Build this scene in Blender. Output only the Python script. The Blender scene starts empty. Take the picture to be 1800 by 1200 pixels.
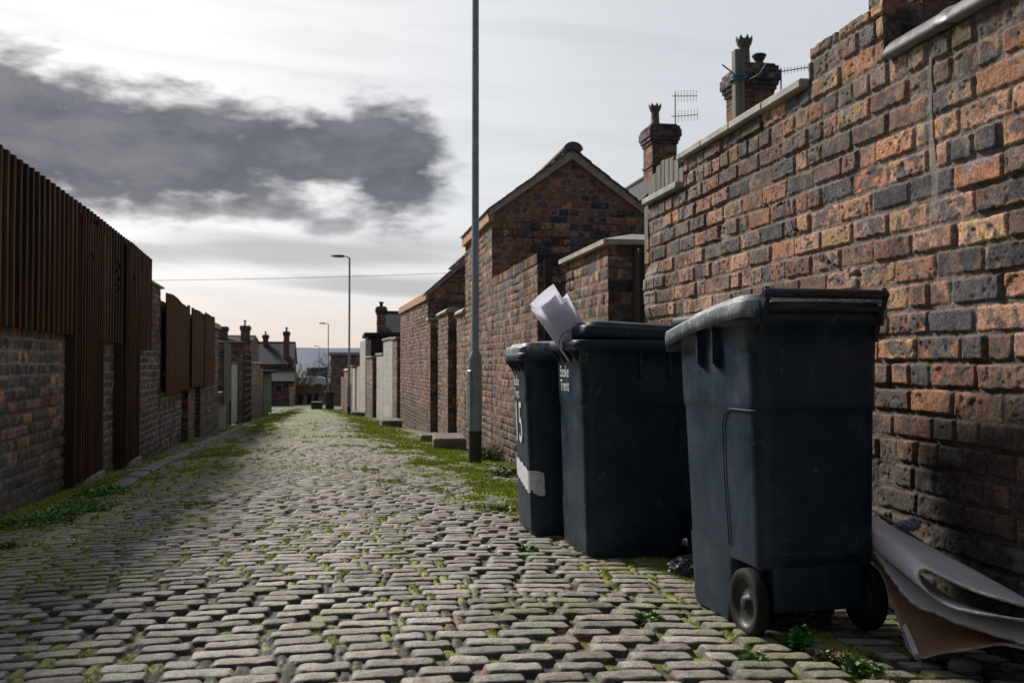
import bpy, math, random
import numpy as np
from mathutils import Vector, Matrix
R_ = math.radians
random.seed(7)
rng = np.random.default_rng(7)
sc = bpy.context.scene
COL = sc.collection
E0 = 0.85            # eye height: heights written E0 + h are measured from the camera's level

# ------------------------------------------------------------------ camera
cam_d = bpy.data.cameras.new("camera")
cam_d.sensor_width = 36; cam_d.lens = 35.0
cam_d.clip_start = 0.05; cam_d.clip_end = 12000
cam = bpy.data.objects.new("camera", cam_d); COL.objects.link(cam)
cam.location = (0, 0, E0)
cam.rotation_euler = (R_(90 + 1.31), 0, R_(-9.73))
cam_d.dof.use_dof = True
cam_d.dof.focus_distance = 4.0
cam_d.dof.aperture_fstop = 7.0
sc.camera = cam

# ------------------------------------------------------------------ light
SUN_AZ, SUN_EL = -32.0, 37.0        # degrees from +Y towards +X, and above the horizon
sd_ = bpy.data.lights.new("sun", 'SUN'); sd_.energy = 4.9; sd_.angle = R_(11); sd_.color = (1.0, .93, .84)
sun = bpy.data.objects.new("sun", sd_); COL.objects.link(sun)
sv = Vector((math.sin(R_(SUN_AZ)) * math.cos(R_(SUN_EL)), math.cos(R_(SUN_AZ)) * math.cos(R_(SUN_EL)), math.sin(R_(SUN_EL))))
sun.rotation_euler = sv.to_track_quat('Z', 'Y').to_euler()
sun.location = (0, 0, 30)
sc.view_settings.view_transform = 'Standard'
sc.view_settings.look = 'None'
sc.view_settings.exposure = 0.0
sc.view_settings.gamma = 1.0
sc.cycles.use_denoising = True
sc.cycles.max_bounces = 6

# ------------------------------------------------------------------ node helper
class NT:
    def __init__(s, tree): s.t = tree
    def n(s, typ, **kw):
        nd = s.t.nodes.new(typ)
        for k, v in kw.items(): setattr(nd, k, v)
        return nd
    def put(s, sock, v):
        if isinstance(v, bpy.types.NodeSocket): s.t.links.new(v, sock)
        elif v is not None: sock.default_value = v
    def m(s, op, a, b=None, c=None, clamp=False):
        nd = s.n('ShaderNodeMath', operation=op, use_clamp=clamp)
        s.put(nd.inputs[0], a); s.put(nd.inputs[1], b)
        if c is not None: s.put(nd.inputs[2], c)
        return nd.outputs[0]
    def ss(s, x, a, b, o0=0.0, o1=1.0):
        nd = s.n('ShaderNodeMapRange', interpolation_type='SMOOTHSTEP')
        s.put(nd.inputs[0], x); nd.inputs[1].default_value = a; nd.inputs[2].default_value = b
        nd.inputs[3].default_value = o0; nd.inputs[4].default_value = o1
        return nd.outputs[0]
    def mix(s, f, a, b, mode='MIX'):
        nd = s.n('ShaderNodeMix', data_type='RGBA', blend_type=mode)
        s.put(nd.inputs[0], f)
        for i, v in ((6, a), (7, b)):
            if isinstance(v, (tuple, list)): v = (*v[:3], 1)
            s.put(nd.inputs[i], v)
        return nd.outputs[2]
    def noise(s, vec, scale, detail=4, rough=.55, dist=0):
        nd = s.n('ShaderNodeTexNoise')
        s.put(nd.inputs['Vector'], vec); nd.inputs['Scale'].default_value = scale
        nd.inputs['Detail'].default_value = detail; nd.inputs['Roughness'].default_value = rough
        nd.inputs['Distortion'].default_value = dist
        return nd.outputs['Fac']

# ------------------------------------------------------------------ world: a broken overcast
w = bpy.data.worlds.new("World"); sc.world = w; w.use_nodes = True
T = NT(w.node_tree); w.node_tree.nodes.clear()
out = T.n('ShaderNodeOutputWorld'); bg = T.n('ShaderNodeBackground')
sky = T.n('ShaderNodeTexSky'); sky.sky_type = 'NISHITA'; sky.sun_disc = False
sky.sun_elevation = R_(SUN_EL); sky.sun_rotation = R_(SUN_AZ)
tc = T.n('ShaderNodeTexCoord'); sx = T.n('ShaderNodeSeparateXYZ'); T.put(sx.inputs[0], tc.outputs['Generated'])
dx, dy, dz = sx.outputs
A = T.m('MULTIPLY', T.m('ARCTAN2', dx, dy), 57.29578)
El = T.m('MULTIPLY', T.m('ARCSINE', dz), 57.29578)
cv = T.n('ShaderNodeCombineXYZ'); T.put(cv.inputs[0], T.m('MULTIPLY', A, .055)); T.put(cv.inputs[1], T.m('MULTIPLY', El, .13))
n1 = T.noise(cv.outputs[0], 1.7, 7, .56, .15)
n2 = T.noise(cv.outputs[0], 4.5, 7, .6, .1)
cv2 = T.n('ShaderNodeCombineXYZ'); T.put(cv2.inputs[0], T.m('MULTIPLY', A, .03)); T.put(cv2.inputs[1], T.m('MULTIPLY', T.m('ADD', El, T.m('MULTIPLY', A, .08)), .30))
n3 = T.noise(cv2.outputs[0], 2.0, 6, .55, .5)
def blob(ca, ce, ha, he, tilt=0.0):
    da = T.m('SUBTRACT', A, ca); de = T.m('SUBTRACT', El, ce)
    if tilt: de = T.m('SUBTRACT', de, T.m('MULTIPLY', da, tilt))
    q = T.m('ADD', T.m('POWER', T.m('ABSOLUTE', T.m('DIVIDE', da, ha)), 2.0), T.m('POWER', T.m('ABSOLUTE', T.m('DIVIDE', de, he)), 2.0))
    return T.m('SUBTRACT', 1.0, T.m('SQRT', q))
def mx(*a):
    r = a[0]
    for b in a[1:]: r = T.m('MAXIMUM', r, b)
    return r
body = mx(blob(-16, 11.6, 12, 3.9, -.08), blob(-9, 11.4, 9.5, 3.5, -.03), blob(-2.5, 11.9, 7.0, 2.5, -.05), blob(2.9, 11.3, 3.7, 3.7, -.10))
fld = T.m('ADD', body, T.m('ADD', T.m('MULTIPLY', T.m('SUBTRACT', n1, .5), 1.25), T.m('MULTIPLY', T.m('SUBTRACT', n2, .5), .95)))
n4 = T.noise(cv.outputs[0], 9.0, 6, .65, .15)
fld = T.m('ADD', fld, T.m('MULTIPLY', T.m('SUBTRACT', n4, .5), .55))
mask = T.ss(fld, -.26, .46)
wis = mx(blob(-6.5, 8.5, 8.5, 1.0), blob(-.6, 7.75, 2.0, .75, .08))
wmask = T.ss(T.m('ADD', wis, T.m('ADD', T.m('MULTIPLY', T.m('SUBTRACT', n1, .5), 1.5), T.m('MULTIPLY', T.m('SUBTRACT', n2, .5), 1.6))), -.1, .7)
band = T.m('MULTIPLY', T.ss(T.m('ADD', mx(blob(-2, 6.3, 14, 1.1, .01), blob(4, 4.4, 9, .7, -.03)), T.m('MULTIPLY', T.m('SUBTRACT', n3, .5), 1.6)), -.25, .7), .80)
# the high thin veil
base = T.mix(T.ss(A, -20, 26), (1.12, 1.10, 1.08), (.66, .69, .73))
base = T.mix(T.ss(El, 6.5, .5), base, (.86, .745, .68))
base = T.mix(T.ss(dz, .42, .75), base, (.36, .40, .48))  # sky above the view darkened to cut the fill light
behind = T.ss(dy, .25, -.35)
base = T.mix(behind, base, (.14, .17, .225))  # unseen sky behind the camera, darkened to deepen shade on faces turned this way
veil = T.ss(n3, .42, .72)
base = T.mix(T.m('MULTIPLY', veil, .30), base, (.56, .57, .60))
lowpuff = T.m('MULTIPLY', T.ss(n2, .45, .7), T.ss(T.m('ABSOLUTE', T.m('SUBTRACT', El, 3.6)), 1.8, 0.2))
base = T.mix(T.m('MULTIPLY', lowpuff, .4), base, (.95, .90, .87))
base = T.mix(band, base, (.47, .47, .48))
base = T.mix(T.m('MULTIPLY', wmask, .72), base, (.24, .24, .265))
dark = T.mix(T.ss(T.m('ADD', n1, T.m('MULTIPLY', T.m('SUBTRACT', n2, .5), .8)), .35, .75), (.092, .094, .118), (.19, .187, .205))
base = T.mix(T.m('MULTIPLY', mask, .97), base, dark)
base = T.mix(T.ss(dz, -.002, -.03), base, (.14, .13, .11))
nis = T.n('ShaderNodeVectorMath', operation='SCALE'); T.put(nis.inputs[0], sky.outputs[0]); nis.inputs[3].default_value = .10
fin = T.mix(.95, nis.outputs[0], base)
T.put(bg.inputs[0], fin); bg.inputs[1].default_value = 1.0
w.node_tree.links.new(bg.outputs[0], out.inputs[0])

# ------------------------------------------------------------------ materials
def mat(name, base=(.5, .5, .5), rough=.7, metal=0.0, spec=.5, var=None, vscale=8, bump=0.0, bscale=60, attr=False, stretch=None, streak=None):
    m = bpy.data.materials.new(name); m.use_nodes = True
    t = NT(m.node_tree); m.node_tree.nodes.clear()
    o = t.n('ShaderNodeOutputMaterial'); p = t.n('ShaderNodeBsdfPrincipled')
    m.node_tree.links.new(p.outputs[0], o.inputs[0])
    tcn = t.n('ShaderNodeTexCoord'); v = tcn.outputs['Object']
    if stretch:
        mp = t.n('ShaderNodeMapping'); t.put(mp.inputs[0], v); mp.inputs['Scale'].default_value = stretch; v = mp.outputs[0]
    if attr:
        at = t.n('ShaderNodeAttribute'); at.attribute_name = 'col'; c = at.outputs['Color']
        nz = t.noise(v, bscale * 1.3, 5, .7)
        k = t.ss(nz, .28, .72, .45, 1.5)
        cc = t.n('ShaderNodeVectorMath', operation='SCALE'); t.put(cc.inputs[0], c); t.put(cc.inputs[3], k)
        c = cc.outputs[0]
    else:
        c = (*base, 1)
    if var is not None:
        nz = t.noise(v, vscale, 6, .62, .4)
        c = t.mix(t.ss(nz, .32, .68), c, var)
    if streak is not None:
        nz = t.noise(v, streak[1], 8, .72, 1.2)
        c = t.mix(t.ss(nz, streak[2], streak[2] + .07), c, streak[0])
    t.put(p.inputs['Base Color'], c)
    rn = t.noise(v, max(vscale, 5) * 2.3, 4)
    t.put(p.inputs['Roughness'], t.ss(rn, .3, .7, max(rough - .09, 0.03), min(rough + .09, 1)))
    p.inputs['Metallic'].default_value = metal
    p.inputs['Specular IOR Level'].default_value = spec
    if bump:
        b = t.n('ShaderNodeBump'); b.inputs['Distance'].default_value = bump; b.inputs['Strength'].default_value = .9
        t.put(b.inputs['Height'], t.noise(v, bscale, 6, .65)); t.put(p.inputs['Normal'], b.outputs[0])
    return m
M = {}
def plastic(name, base, dusty, scr, rough, thr=.5, dust=.5):
    m = bpy.data.materials.new(name); m.use_nodes = True
    t = NT(m.node_tree); m.node_tree.nodes.clear()
    o = t.n('ShaderNodeOutputMaterial'); p = t.n('ShaderNodeBsdfPrincipled'); m.node_tree.links.new(p.outputs[0], o.inputs[0])
    v = t.n('ShaderNodeTexCoord').outputs['Object']
    c = t.mix(T_ := t.ss(t.noise(v, 4.5, 7, .65, .8), .42, .72, 0, dust), base, dusty)
    def lines(scale, dist, width, stretch, mscale, mthr):
        mp = t.n('ShaderNodeMapping'); t.put(mp.inputs[0], v); mp.inputs['Scale'].default_value = stretch
        n = t.noise(mp.outputs[0], scale, 3, .5, dist)
        l = t.ss(t.m('ABSOLUTE', t.m('SUBTRACT', n, .5)), width, 0.0)
        return t.m('MULTIPLY', l, t.ss(t.noise(v, mscale, 4, .6), mthr, mthr + .10))
    a = lines(9, 1.5, .010, (1, 1, .5), 7, thr); b = lines(15, 2.5, .012, (1, 1.6, 1), 11, thr + .03); d = lines(26, .8, .014, (1, 1, .25), 9, thr + .02)
    k = t.m('MINIMUM', t.m('ADD', t.m('ADD', a, b), d), 1.0)
    c = t.mix(t.m('MULTIPLY', k, .6), c, scr)
    t.put(p.inputs['Base Color'], c)
    t.put(p.inputs['Roughness'], t.ss(t.noise(v, 9, 4), .3, .7, rough - .08, rough + .1)); p.inputs['Specular IOR Level'].default_value = .42
    b_ = t.n('ShaderNodeBump'); b_.inputs['Distance'].default_value = .0006; t.put(b_.inputs['Height'], t.noise(v, 240, 4)); t.put(p.inputs['Normal'], b_.outputs[0])
    return m
M['brick'] = mat('weathered_brick', attr=True, rough=.88, spec=.3, bump=.004, bscale=85)
M['brickfar'] = mat('brick_soft', attr=True, rough=.9, spec=.25, bump=.004, bscale=40)
M['setts'] = mat('stone_setts', attr=True, rough=.70, spec=.42, bump=.0016, bscale=110)
M['asphalt'] = mat('asphalt', (.075, .072, .07), .85, var=(.11, .105, .10), vscale=3, bump=.004, bscale=150)
M['earth'] = mat('earth', (.06, .055, .035), .95, var=(.09, .10, .04), vscale=2, bump=.01, bscale=20)
M['blade'] = mat('grass_leaf', attr=True, rough=.55, spec=.35, bscale=20)
M['stone'] = mat('stone', (.26, .245, .22), .85, var=(.15, .14, .12), vscale=7, bump=.005, bscale=50, streak=((.09, .10, .05), 6, .62))
M['blockstone'] = mat('dark_stone', (.17, .155, .135), .85, var=(.09, .08, .07), vscale=9, bump=.006, bscale=40, streak=((.08, .10, .04), 6, .58))
M['concrete'] = mat('concrete_coping', (.40, .38, .33), .8, var=(.26, .25, .21), vscale=6, bump=.003, bscale=70, streak=((.12, .13, .08), 12, .60))
M['darktile'] = mat('dark_tile', (.06, .06, .065), .45, var=(.10, .095, .09), vscale=14, bump=.002, bscale=50)
M['slate'] = mat('slate_roof', (.026, .028, .034), .75, spec=.2, var=(.045, .045, .052), vscale=3, bump=.004, bscale=30)
M['rooftile'] = mat('old_roof_tile', (.13, .105, .09), .8, var=(.075, .065, .055), vscale=9, bump=.004, bscale=40, streak=((.10, .11, .05), 9, .6))
M['mortar'] = mat('mortar', (.16, .135, .115), .95, var=(.10, .09, .08), vscale=9, bump=.004, bscale=60)
M['mortar_pale'] = mat('verge_mortar', (.48, .39, .33), .9, var=(.32, .26, .22), vscale=9, bump=.006, bscale=50)
M['bin'] = plastic('charcoal_plastic', (.004, .019, .038), (.036, .060, .085), (.12, .14, .16), .44, .55, .45)
M['lid'] = plastic('worn_lit_lid_plastic', (.055, .075, .095), (.30, .315, .32), (.60, .60, .60), .48, .40, .95)  # pale from wear, with the sunlit look of the rim put into the colour
M['handle'] = mat('handle_plastic', (.012, .017, .025), .30, spec=.55, var=(.02, .025, .03), vscale=12)
M['rubber'] = mat('rubber', (.010, .010, .010), .8, spec=.2, var=(.022, .021, .019), vscale=14, bump=.001, bscale=120)
M['hub'] = mat('hub_plastic', (.020, .022, .025), .5, spec=.3, var=(.045, .046, .046), vscale=25)
M['white'] = mat('white_paint', (.72, .73, .75), .6, var=(.50, .52, .55), vscale=35)
M['paper'] = mat('white_paper', (.90, .90, .94), .7, var=(.82, .82, .90), vscale=8, bump=.002, bscale=14)
_t = NT(M['paper'].node_tree); _p = next(n for n in M['paper'].node_tree.nodes if n.type == 'BSDF_PRINCIPLED'); _o = next(n for n in M['paper'].node_tree.nodes if n.type == 'OUTPUT_MATERIAL')
_tr = _t.n('ShaderNodeBsdfTranslucent'); _tr.inputs[0].default_value = (.95, .95, 1.0, 1); _mx = _t.n('ShaderNodeMixShader'); _mx.inputs[0].default_value = .62
M['paper'].node_tree.links.new(_p.outputs[0], _mx.inputs[1]); M['paper'].node_tree.links.new(_tr.outputs[0], _mx.inputs[2]); M['paper'].node_tree.links.new(_mx.outputs[0], _o.inputs[0])
M['wire'] = mat('black_wire', (.01, .01, .01), .4)
M['pole'] = mat('painted_steel', (.25, .30, .35), .36, spec=.5, var=(.17, .21, .25), vscale=5, metal=.0)
M['poleblack'] = mat('black_band', (.012, .012, .013), .6, var=(.03, .03, .03), vscale=9)
M['rustsheet'] = mat('brown_coated_sheet', (.098, .044, .018), .65, spec=.10, var=(.034, .016, .008), vscale=4, stretch=(1, 1, .15), streak=((.12, .055, .022), 7, .64))
M['brownwood'] = mat('brown_stained_wood', (.095, .033, .012), .8, spec=.1, var=(.05, .019, .008), vscale=6, stretch=(1, 1, .1), bump=.002, bscale=40)
M['greywood'] = mat('weathered_grey_wood', (.21, .19, .17), .85, var=(.07, .062, .055), vscale=26, stretch=(1, 1, .07), bump=.003, bscale=50)
M['darkwood'] = mat('dark_wood', (.03, .022, .018), .75, var=(.055, .035, .025), vscale=9, stretch=(1, 1, .1), bump=.002, bscale=30)
M['fascia'] = mat('orange_fascia', (.46, .25, .13), .8, var=(.30, .16, .09), vscale=10, stretch=(1, .2, 1), bump=.002, bscale=40)
M['cream'] = mat('cream_render', (.52, .45, .34), .85, var=(.36, .31, .24), vscale=4, bump=.003, bscale=30)
M['block'] = mat('pale_block', attr=True, rough=.9, spec=.25, bump=.003, bscale=60)
M['greendoor'] = mat('green_paint', (.006, .085, .05), .7, var=(.01, .06, .04), vscale=3)
M['palewhite'] = mat('white_board', (.36, .37, .38), .6, var=(.24, .25, .26), vscale=4)
M['maroon'] = mat('maroon_boards', (.085, .022, .025), .7, var=(.055, .017, .018), vscale=5)
M['pot'] = mat('buff_clay_pot', (.16, .14, .09), .8, var=(.07, .065, .05), vscale=12, bump=.004, bscale=40)
M['potred'] = mat('dark_clay_pot', (.04, .035, .035), .8, var=(.07, .05, .045), vscale=12)
M['metal'] = mat('aerial_metal', (.16, .16, .17), .4, metal=.6)
M['bark'] = mat('bark', (.16, .13, .10), .9, var=(.10, .08, .065), vscale=9)
M['darkbark'] = mat('twigs', (.05, .04, .032), .9)
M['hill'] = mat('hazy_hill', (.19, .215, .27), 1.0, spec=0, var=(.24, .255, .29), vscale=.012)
M['blue'] = mat('blue_cladding', (.05, .17, .36), .6, var=(.04, .13, .28), vscale=2)
M['glass'] = mat('window_glass', (.03, .035, .04), .12, spec=.6)
M['board_white'] = mat('white_board_face', (.86, .85, .88), .4, var=(.70, .68, .72), vscale=5, bump=.002, bscale=25, streak=((.20, .17, .15), 9, .64))
M['board_brown'] = mat('brown_board_face', (.46, .27, .17), .7, var=(.32, .18, .11), vscale=5, bump=.002, bscale=60, streak=((.03, .018, .012), 7, .62))
M['board_edge'] = mat('torn_edge', (.42, .42, .43), .9, var=(.20, .19, .18), vscale=30, bump=.006, bscale=60)
M['bluestring'] = mat('blue_string', (.02, .13, .17), .6)
M['green_plastic'] = mat('green_plastic', (.01, .16, .08), .5)
M['foil'] = mat('crumpled_film', (.07, .08, .10), .4, spec=.5, var=(.025, .03, .04), vscale=40)
M['blackbag'] = mat('black_bag', (.01, .01, .012), .35, spec=.6)
M['leaf_dead'] = mat('dead_leaf', (.20, .13, .07), .8, var=(.12, .07, .04), vscale=30)
M['fence_tan'] = mat('tan_fence', (.20, .12, .055), .85, var=(.13, .08, .04), vscale=3)

# ------------------------------------------------------------------ numpy noise
def hsh(i, j=0, s=0):
    i = np.asarray(i).astype(np.int64); j = np.asarray(j).astype(np.int64)
    h = (i * 374761393 + j * 668265263 + s * 1274126177) & 0xffffffff
    h = ((h ^ (h >> 13)) * 1274126177) & 0xffffffff
    h = ((h ^ (h >> 15)) * 2246822519) & 0xffffffff
    return ((h ^ (h >> 16)) & 0xffffff) / float(0xffffff)
def vn(x, y, s=0):
    xi = np.floor(x); yi = np.floor(y); fx = x - xi; fy = y - yi
    fx = fx * fx * (3 - 2 * fx); fy = fy * fy * (3 - 2 * fy)
    a = hsh(xi, yi, s); b = hsh(xi + 1, yi, s); c = hsh(xi, yi + 1, s); d = hsh(xi + 1, yi + 1, s)
    return (a + (b - a) * fx) * (1 - fy) + (c + (d - c) * fx) * fy
def fbm(x, y, s=0, o=4):
    v = 0; a = .5; t = 0
    for k in range(o):
        v = v + a * vn(x, y, s + k * 17); t += a; a *= .5; x = x * 2.03 + 3.1; y = y * 2.03 + 7.7
    return v / t
def sst(x, a, b):
    t = np.clip((x - a) / (b - a), 0, 1); return t * t * (3 - 2 * t)
def lerp(a, b, t): return a + (b - a) * t

# ------------------------------------------------------------------ mesh builder
class MB:
    def __init__(s): s.V = []; s.C = []; s.F = []; s.S = []; s.n = 0
    def add(s, V, F, col=(1, 1, 1), smooth=False):
        V = np.asarray(V, float).reshape(-1, 3)
        c = np.asarray(col, float)
        if c.ndim == 1: c = np.tile(c[:3], (len(V), 1))
        s.V.append(V); s.C.append(c)
        if isinstance(F, np.ndarray):
            s.F.append((F + s.n, smooth))
        else:
            by = {}
            for f in F: by.setdefault(len(f), []).append(f)
            for fs in by.values(): s.F.append((np.array(fs) + s.n, smooth))
        s.n += len(V); return s
    def grid(s, P, col=(1, 1, 1), smooth=True, keep=None, flip=False):
        a, b = P.shape[:2]
        i = np.arange(a * b).reshape(a, b)
        q = np.stack([i[:-1, :-1], i[1:, :-1], i[1:, 1:], i[:-1, 1:]], -1).reshape(-1, 4)
        if keep is not None: q = q[keep.reshape(-1)]
        if flip: q = q[:, ::-1]
        if not np.isscalar(col) and np.ndim(col) == 3: col = col.reshape(-1, 3)
        return s.add(P.reshape(-1, 3), q, col, smooth)
    def box(s, lo, hi, col=(1, 1, 1), mtx=None, bev=0.0):
        x0, y0, z0 = lo; x1, y1, z1 = hi
        b = bev
        if b <= 0:
            V = [(x0, y0, z0), (x1, y0, z0), (x1, y1, z0), (x0, y1, z0), (x0, y0, z1), (x1, y0, z1), (x1, y1, z1), (x0, y1, z1)]
            F = [(0, 3, 2, 1), (4, 5, 6, 7), (0, 1, 5, 4), (1, 2, 6, 5), (2, 3, 7, 6), (3, 0, 4, 7)]
        else:
            V = []; F = []
            idx = {}
            for ix in (0, 1):
                for iy in (0, 1):
                    for iz in (0, 1):
                        X = (x0, x1)[ix]; Y = (y0, y1)[iy]; Z = (z0, z1)[iz]
                        dx_, dy_, dz_ = (b, -b)[ix], (b, -b)[iy], (b, -b)[iz]
                        for ax, p in enumerate([(X, Y + dy_, Z + dz_), (X + dx_, Y, Z + dz_), (X + dx_, Y + dy_, Z)]):
                            idx[(ix, iy, iz, ax)] = len(V); V.append(p)
            g = lambda a, b_, c, ax: idx[(a, b_, c, ax)]
            F += [(g(0, 0, 0, 0), g(0, 0, 1, 0), g(0, 1, 1, 0), g(0, 1, 0, 0)), (g(1, 0, 0, 0), g(1, 1, 0, 0), g(1, 1, 1, 0), g(1, 0, 1, 0)),
                  (g(0, 0, 0, 1), g(1, 0, 0, 1), g(1, 0, 1, 1), g(0, 0, 1, 1)), (g(0, 1, 0, 1), g(0, 1, 1, 1), g(1, 1, 1, 1), g(1, 1, 0, 1)),
                  (g(0, 0, 0, 2), g(0, 1, 0, 2), g(1, 1, 0, 2), g(1, 0, 0, 2)), (g(0, 0, 1, 2), g(1, 0, 1, 2), g(1, 1, 1, 2), g(0, 1, 1, 2))]
            for iz in (0, 1):
                for iy in (0, 1): F.append((g(0, iy, iz, 1), g(1, iy, iz, 1), g(1, iy, iz, 2), g(0, iy, iz, 2)))
            for iz in (0, 1):
                for ix in (0, 1): F.append((g(ix, 0, iz, 0), g(ix, 1, iz, 0), g(ix, 1, iz, 2), g(ix, 0, iz, 2)))
            for iy in (0, 1):
                for ix in (0, 1): F.append((g(ix, iy, 0, 0), g(ix, iy, 1, 0), g(ix, iy, 1, 1), g(ix, iy, 0, 1)))
            for k in [(a, b_, c) for a in (0, 1) for b_ in (0, 1) for c in (0, 1)]: F.append((g(*k, 0), g(*k, 1), g(*k, 2)))
        V = np.array(V)
        if mtx is not None: V = xf(V, mtx)
        return s.add(V, F, col)
    def tube(s, pts, r, seg=10, col=(1, 1, 1), cap=True):
        pts = [Vector(p) for p in pts]; n = len(pts)
        rr = r if hasattr(r, '__len__') else [r] * n
        rings = []; up = None
        for i, p in enumerate(pts):
            d = (pts[min(i + 1, n - 1)] - pts[max(i - 1, 0)]).normalized()
            if up is None: up = Vector((0, 0, 1)) if abs(d.z) < .9 else Vector((1, 0, 0))
            a = d.cross(up).normalized(); b = a.cross(d).normalized(); up = b
            rings.append([p + (a * math.cos(t) + b * math.sin(t)) * rr[i] for t in [2 * math.pi * k / seg for k in range(seg)]])
        return s.loft(rings, cap=cap, col=col)
    def loft(s, rings, cap=True, closed=True, col=(1, 1, 1), smooth=True):
        m = len(rings[0]); V = np.array([[tuple(p) for p in r] for r in rings]).reshape(-1, 3)
        F = []
        for i in range(len(rings) - 1):
            for k in range(m if closed else m - 1):
                k2 = (k + 1) % m
                F.append((i * m + k, i * m + k2, (i + 1) * m + k2, (i + 1) * m + k))
        s.add(V, F, col, smooth)
        if cap:
            s.add(V[:m], [tuple(range(m))[::-1]], col); s.add(V[-m:], [tuple(range(m))], col)
        return s
    def lathe(s, prof, seg=24, mtx=None, col=(1, 1, 1), cap=True):
        rings = [[(r * math.cos(t), r * math.sin(t), z) for t in [2 * math.pi * k / seg for k in range(seg)]] for r, z in prof]
        if mtx is not None: rings = [xf(np.array(r), mtx) for r in rings]
        return s.loft(rings, cap=cap, col=col)
    def build(s, name, material, parent=None, weld=False, sharp=None):
        V = np.concatenate(s.V); C = np.concatenate(s.C)
        me = bpy.data.meshes.new(name)
        me.vertices.add(len(V)); me.vertices.foreach_set('co', V.astype(np.float32).ravel())
        ls = []; lt = []; sm = []
        for f, smooth in s.F:
            ls.append(f.ravel()); lt.append(np.full(len(f), f.shape[1])); sm.append(np.full(len(f), smooth))
        ls = np.concatenate(ls); lt = np.concatenate(lt); sm = np.concatenate(sm)
        me.loops.add(len(ls)); me.loops.foreach_set('vertex_index', ls.astype(np.int32))
        me.polygons.add(len(lt)); st = np.concatenate([[0], np.cumsum(lt)[:-1]])
        me.polygons.foreach_set('loop_start', st.astype(np.int32))
        me.polygons.foreach_set('use_smooth', sm.astype(bool))
        me.update(calc_edges=True)
        at = me.color_attributes.new('col', 'FLOAT_COLOR', 'POINT')
        at.data.foreach_set('color', np.concatenate([C, np.ones((len(C), 1))], 1).astype(np.float32).ravel())
        me.materials.append(material)
        o = bpy.data.objects.new(name, me); COL.objects.link(o)
        if parent is not None: o.parent = parent
        return o
def xf(V, m):
    V = np.asarray(V, float); A_ = np.array(m)
    return V @ A_[:3, :3].T + A_[:3, 3]
def tag(o, label=None, cat=None, group=None, kind=None):
    if label: o['label'] = label
    if cat: o['category'] = cat
    if group: o['group'] = group
    if kind: o['kind'] = kind
    return o
def empty(name, loc=(0, 0, 0), label=None, cat=None, group=None, rz=0.0):
    o = bpy.data.objects.new(name, None); COL.objects.link(o)
    o.location = loc; o.rotation_euler = (0, 0, rz); o.empty_display_size = .2
    return tag(o, label, cat, group)
def rel(mb, loc):     # move a world-space builder into the frame of a thing at loc
    l = np.array(loc, float); mb.V = [v - l for v in mb.V]; return mb

# ------------------------------------------------------------------ ground level
def gbase(y): return np.where(y < 115, .13 - .0326 * y, .13 - .0326 * 115)
def glevel(x, y):
    xc = np.interp(y, [0, 22, 42, 60], [-.1, -.35, -1.1, -1.9])
    h = gbase(y) + .08 * (1 - np.clip(np.abs(x - xc) / 1.95, 0, 1.6) ** 2) - .022
    h = h + .045 * (fbm(x * .55 + 11, y * .35 + 4, 3, 2) - .5) * np.where(y < 60, 1, 0)
    return h
def gz(x, y): return float(glevel(np.array([float(x)]), np.array([float(y)]))[0])

# ------------------------------------------------------------------ setts
PITCH = .093
def mossmask(x, y):
    n = fbm(x * 1.3, y * .9, 21, 4)
    left = sst(-x, .5, 1.7); right = sst(x, .7, 1.4)
    far = sst(y, 9, 22) * .25
    return np.clip(.40 + .45 * left + .35 * right + far + (n - .5) * 1.4, 0, 1)
def grassmask(x, y):
    n = fbm(x * 2.2 + 5, y * 1.5, 33, 4)
    n2 = fbm(x * 7, y * 5, 35, 3)
    c = np.interp(y, [0, 5.0, 8, 12, 16, 20, 26, 40, 60], [1.45, 1.3, 1.20, 1.15, .90, .65, .75, .3, -.9])
    wd = np.interp(y, [0, 4.6, 6.5, 9, 12, 16, 22, 60], [.08, .16, .62, .72, .80, .90, .90, .6])
    a = 1 - np.abs(x - c) / wd
    wall_l = np.interp(y, [2.3, 25, 50, 65], [-1.98, -2.95, -3.3, -3.5])
    b = (1 - np.abs(x - wall_l - .16) / np.interp(y, [0, 4, 9, 14, 60], [.36, .36, .30, .35, .5])) * np.interp(y, [0, 9, 11, 60], [1, 1, .38, .5])
    b2 = (1 - np.abs(x - wall_l - .95) / .60) * np.interp(y, [0, 8, 12, 30, 60], [0, .0, .50, .85, .9])
    d = (1 - np.abs(x - .05) / .6) * np.interp(y, [0, 30, 40, 60], [0, 0, .5, .6])
    m = np.maximum(np.maximum(a, np.maximum(b, b2)), d)
    return sst(m + ((n - .5) * 1.7 + (n2 - .5) * 1.7) * np.interp(y, [3, 8], [.45, 1]), .42, .88)
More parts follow.
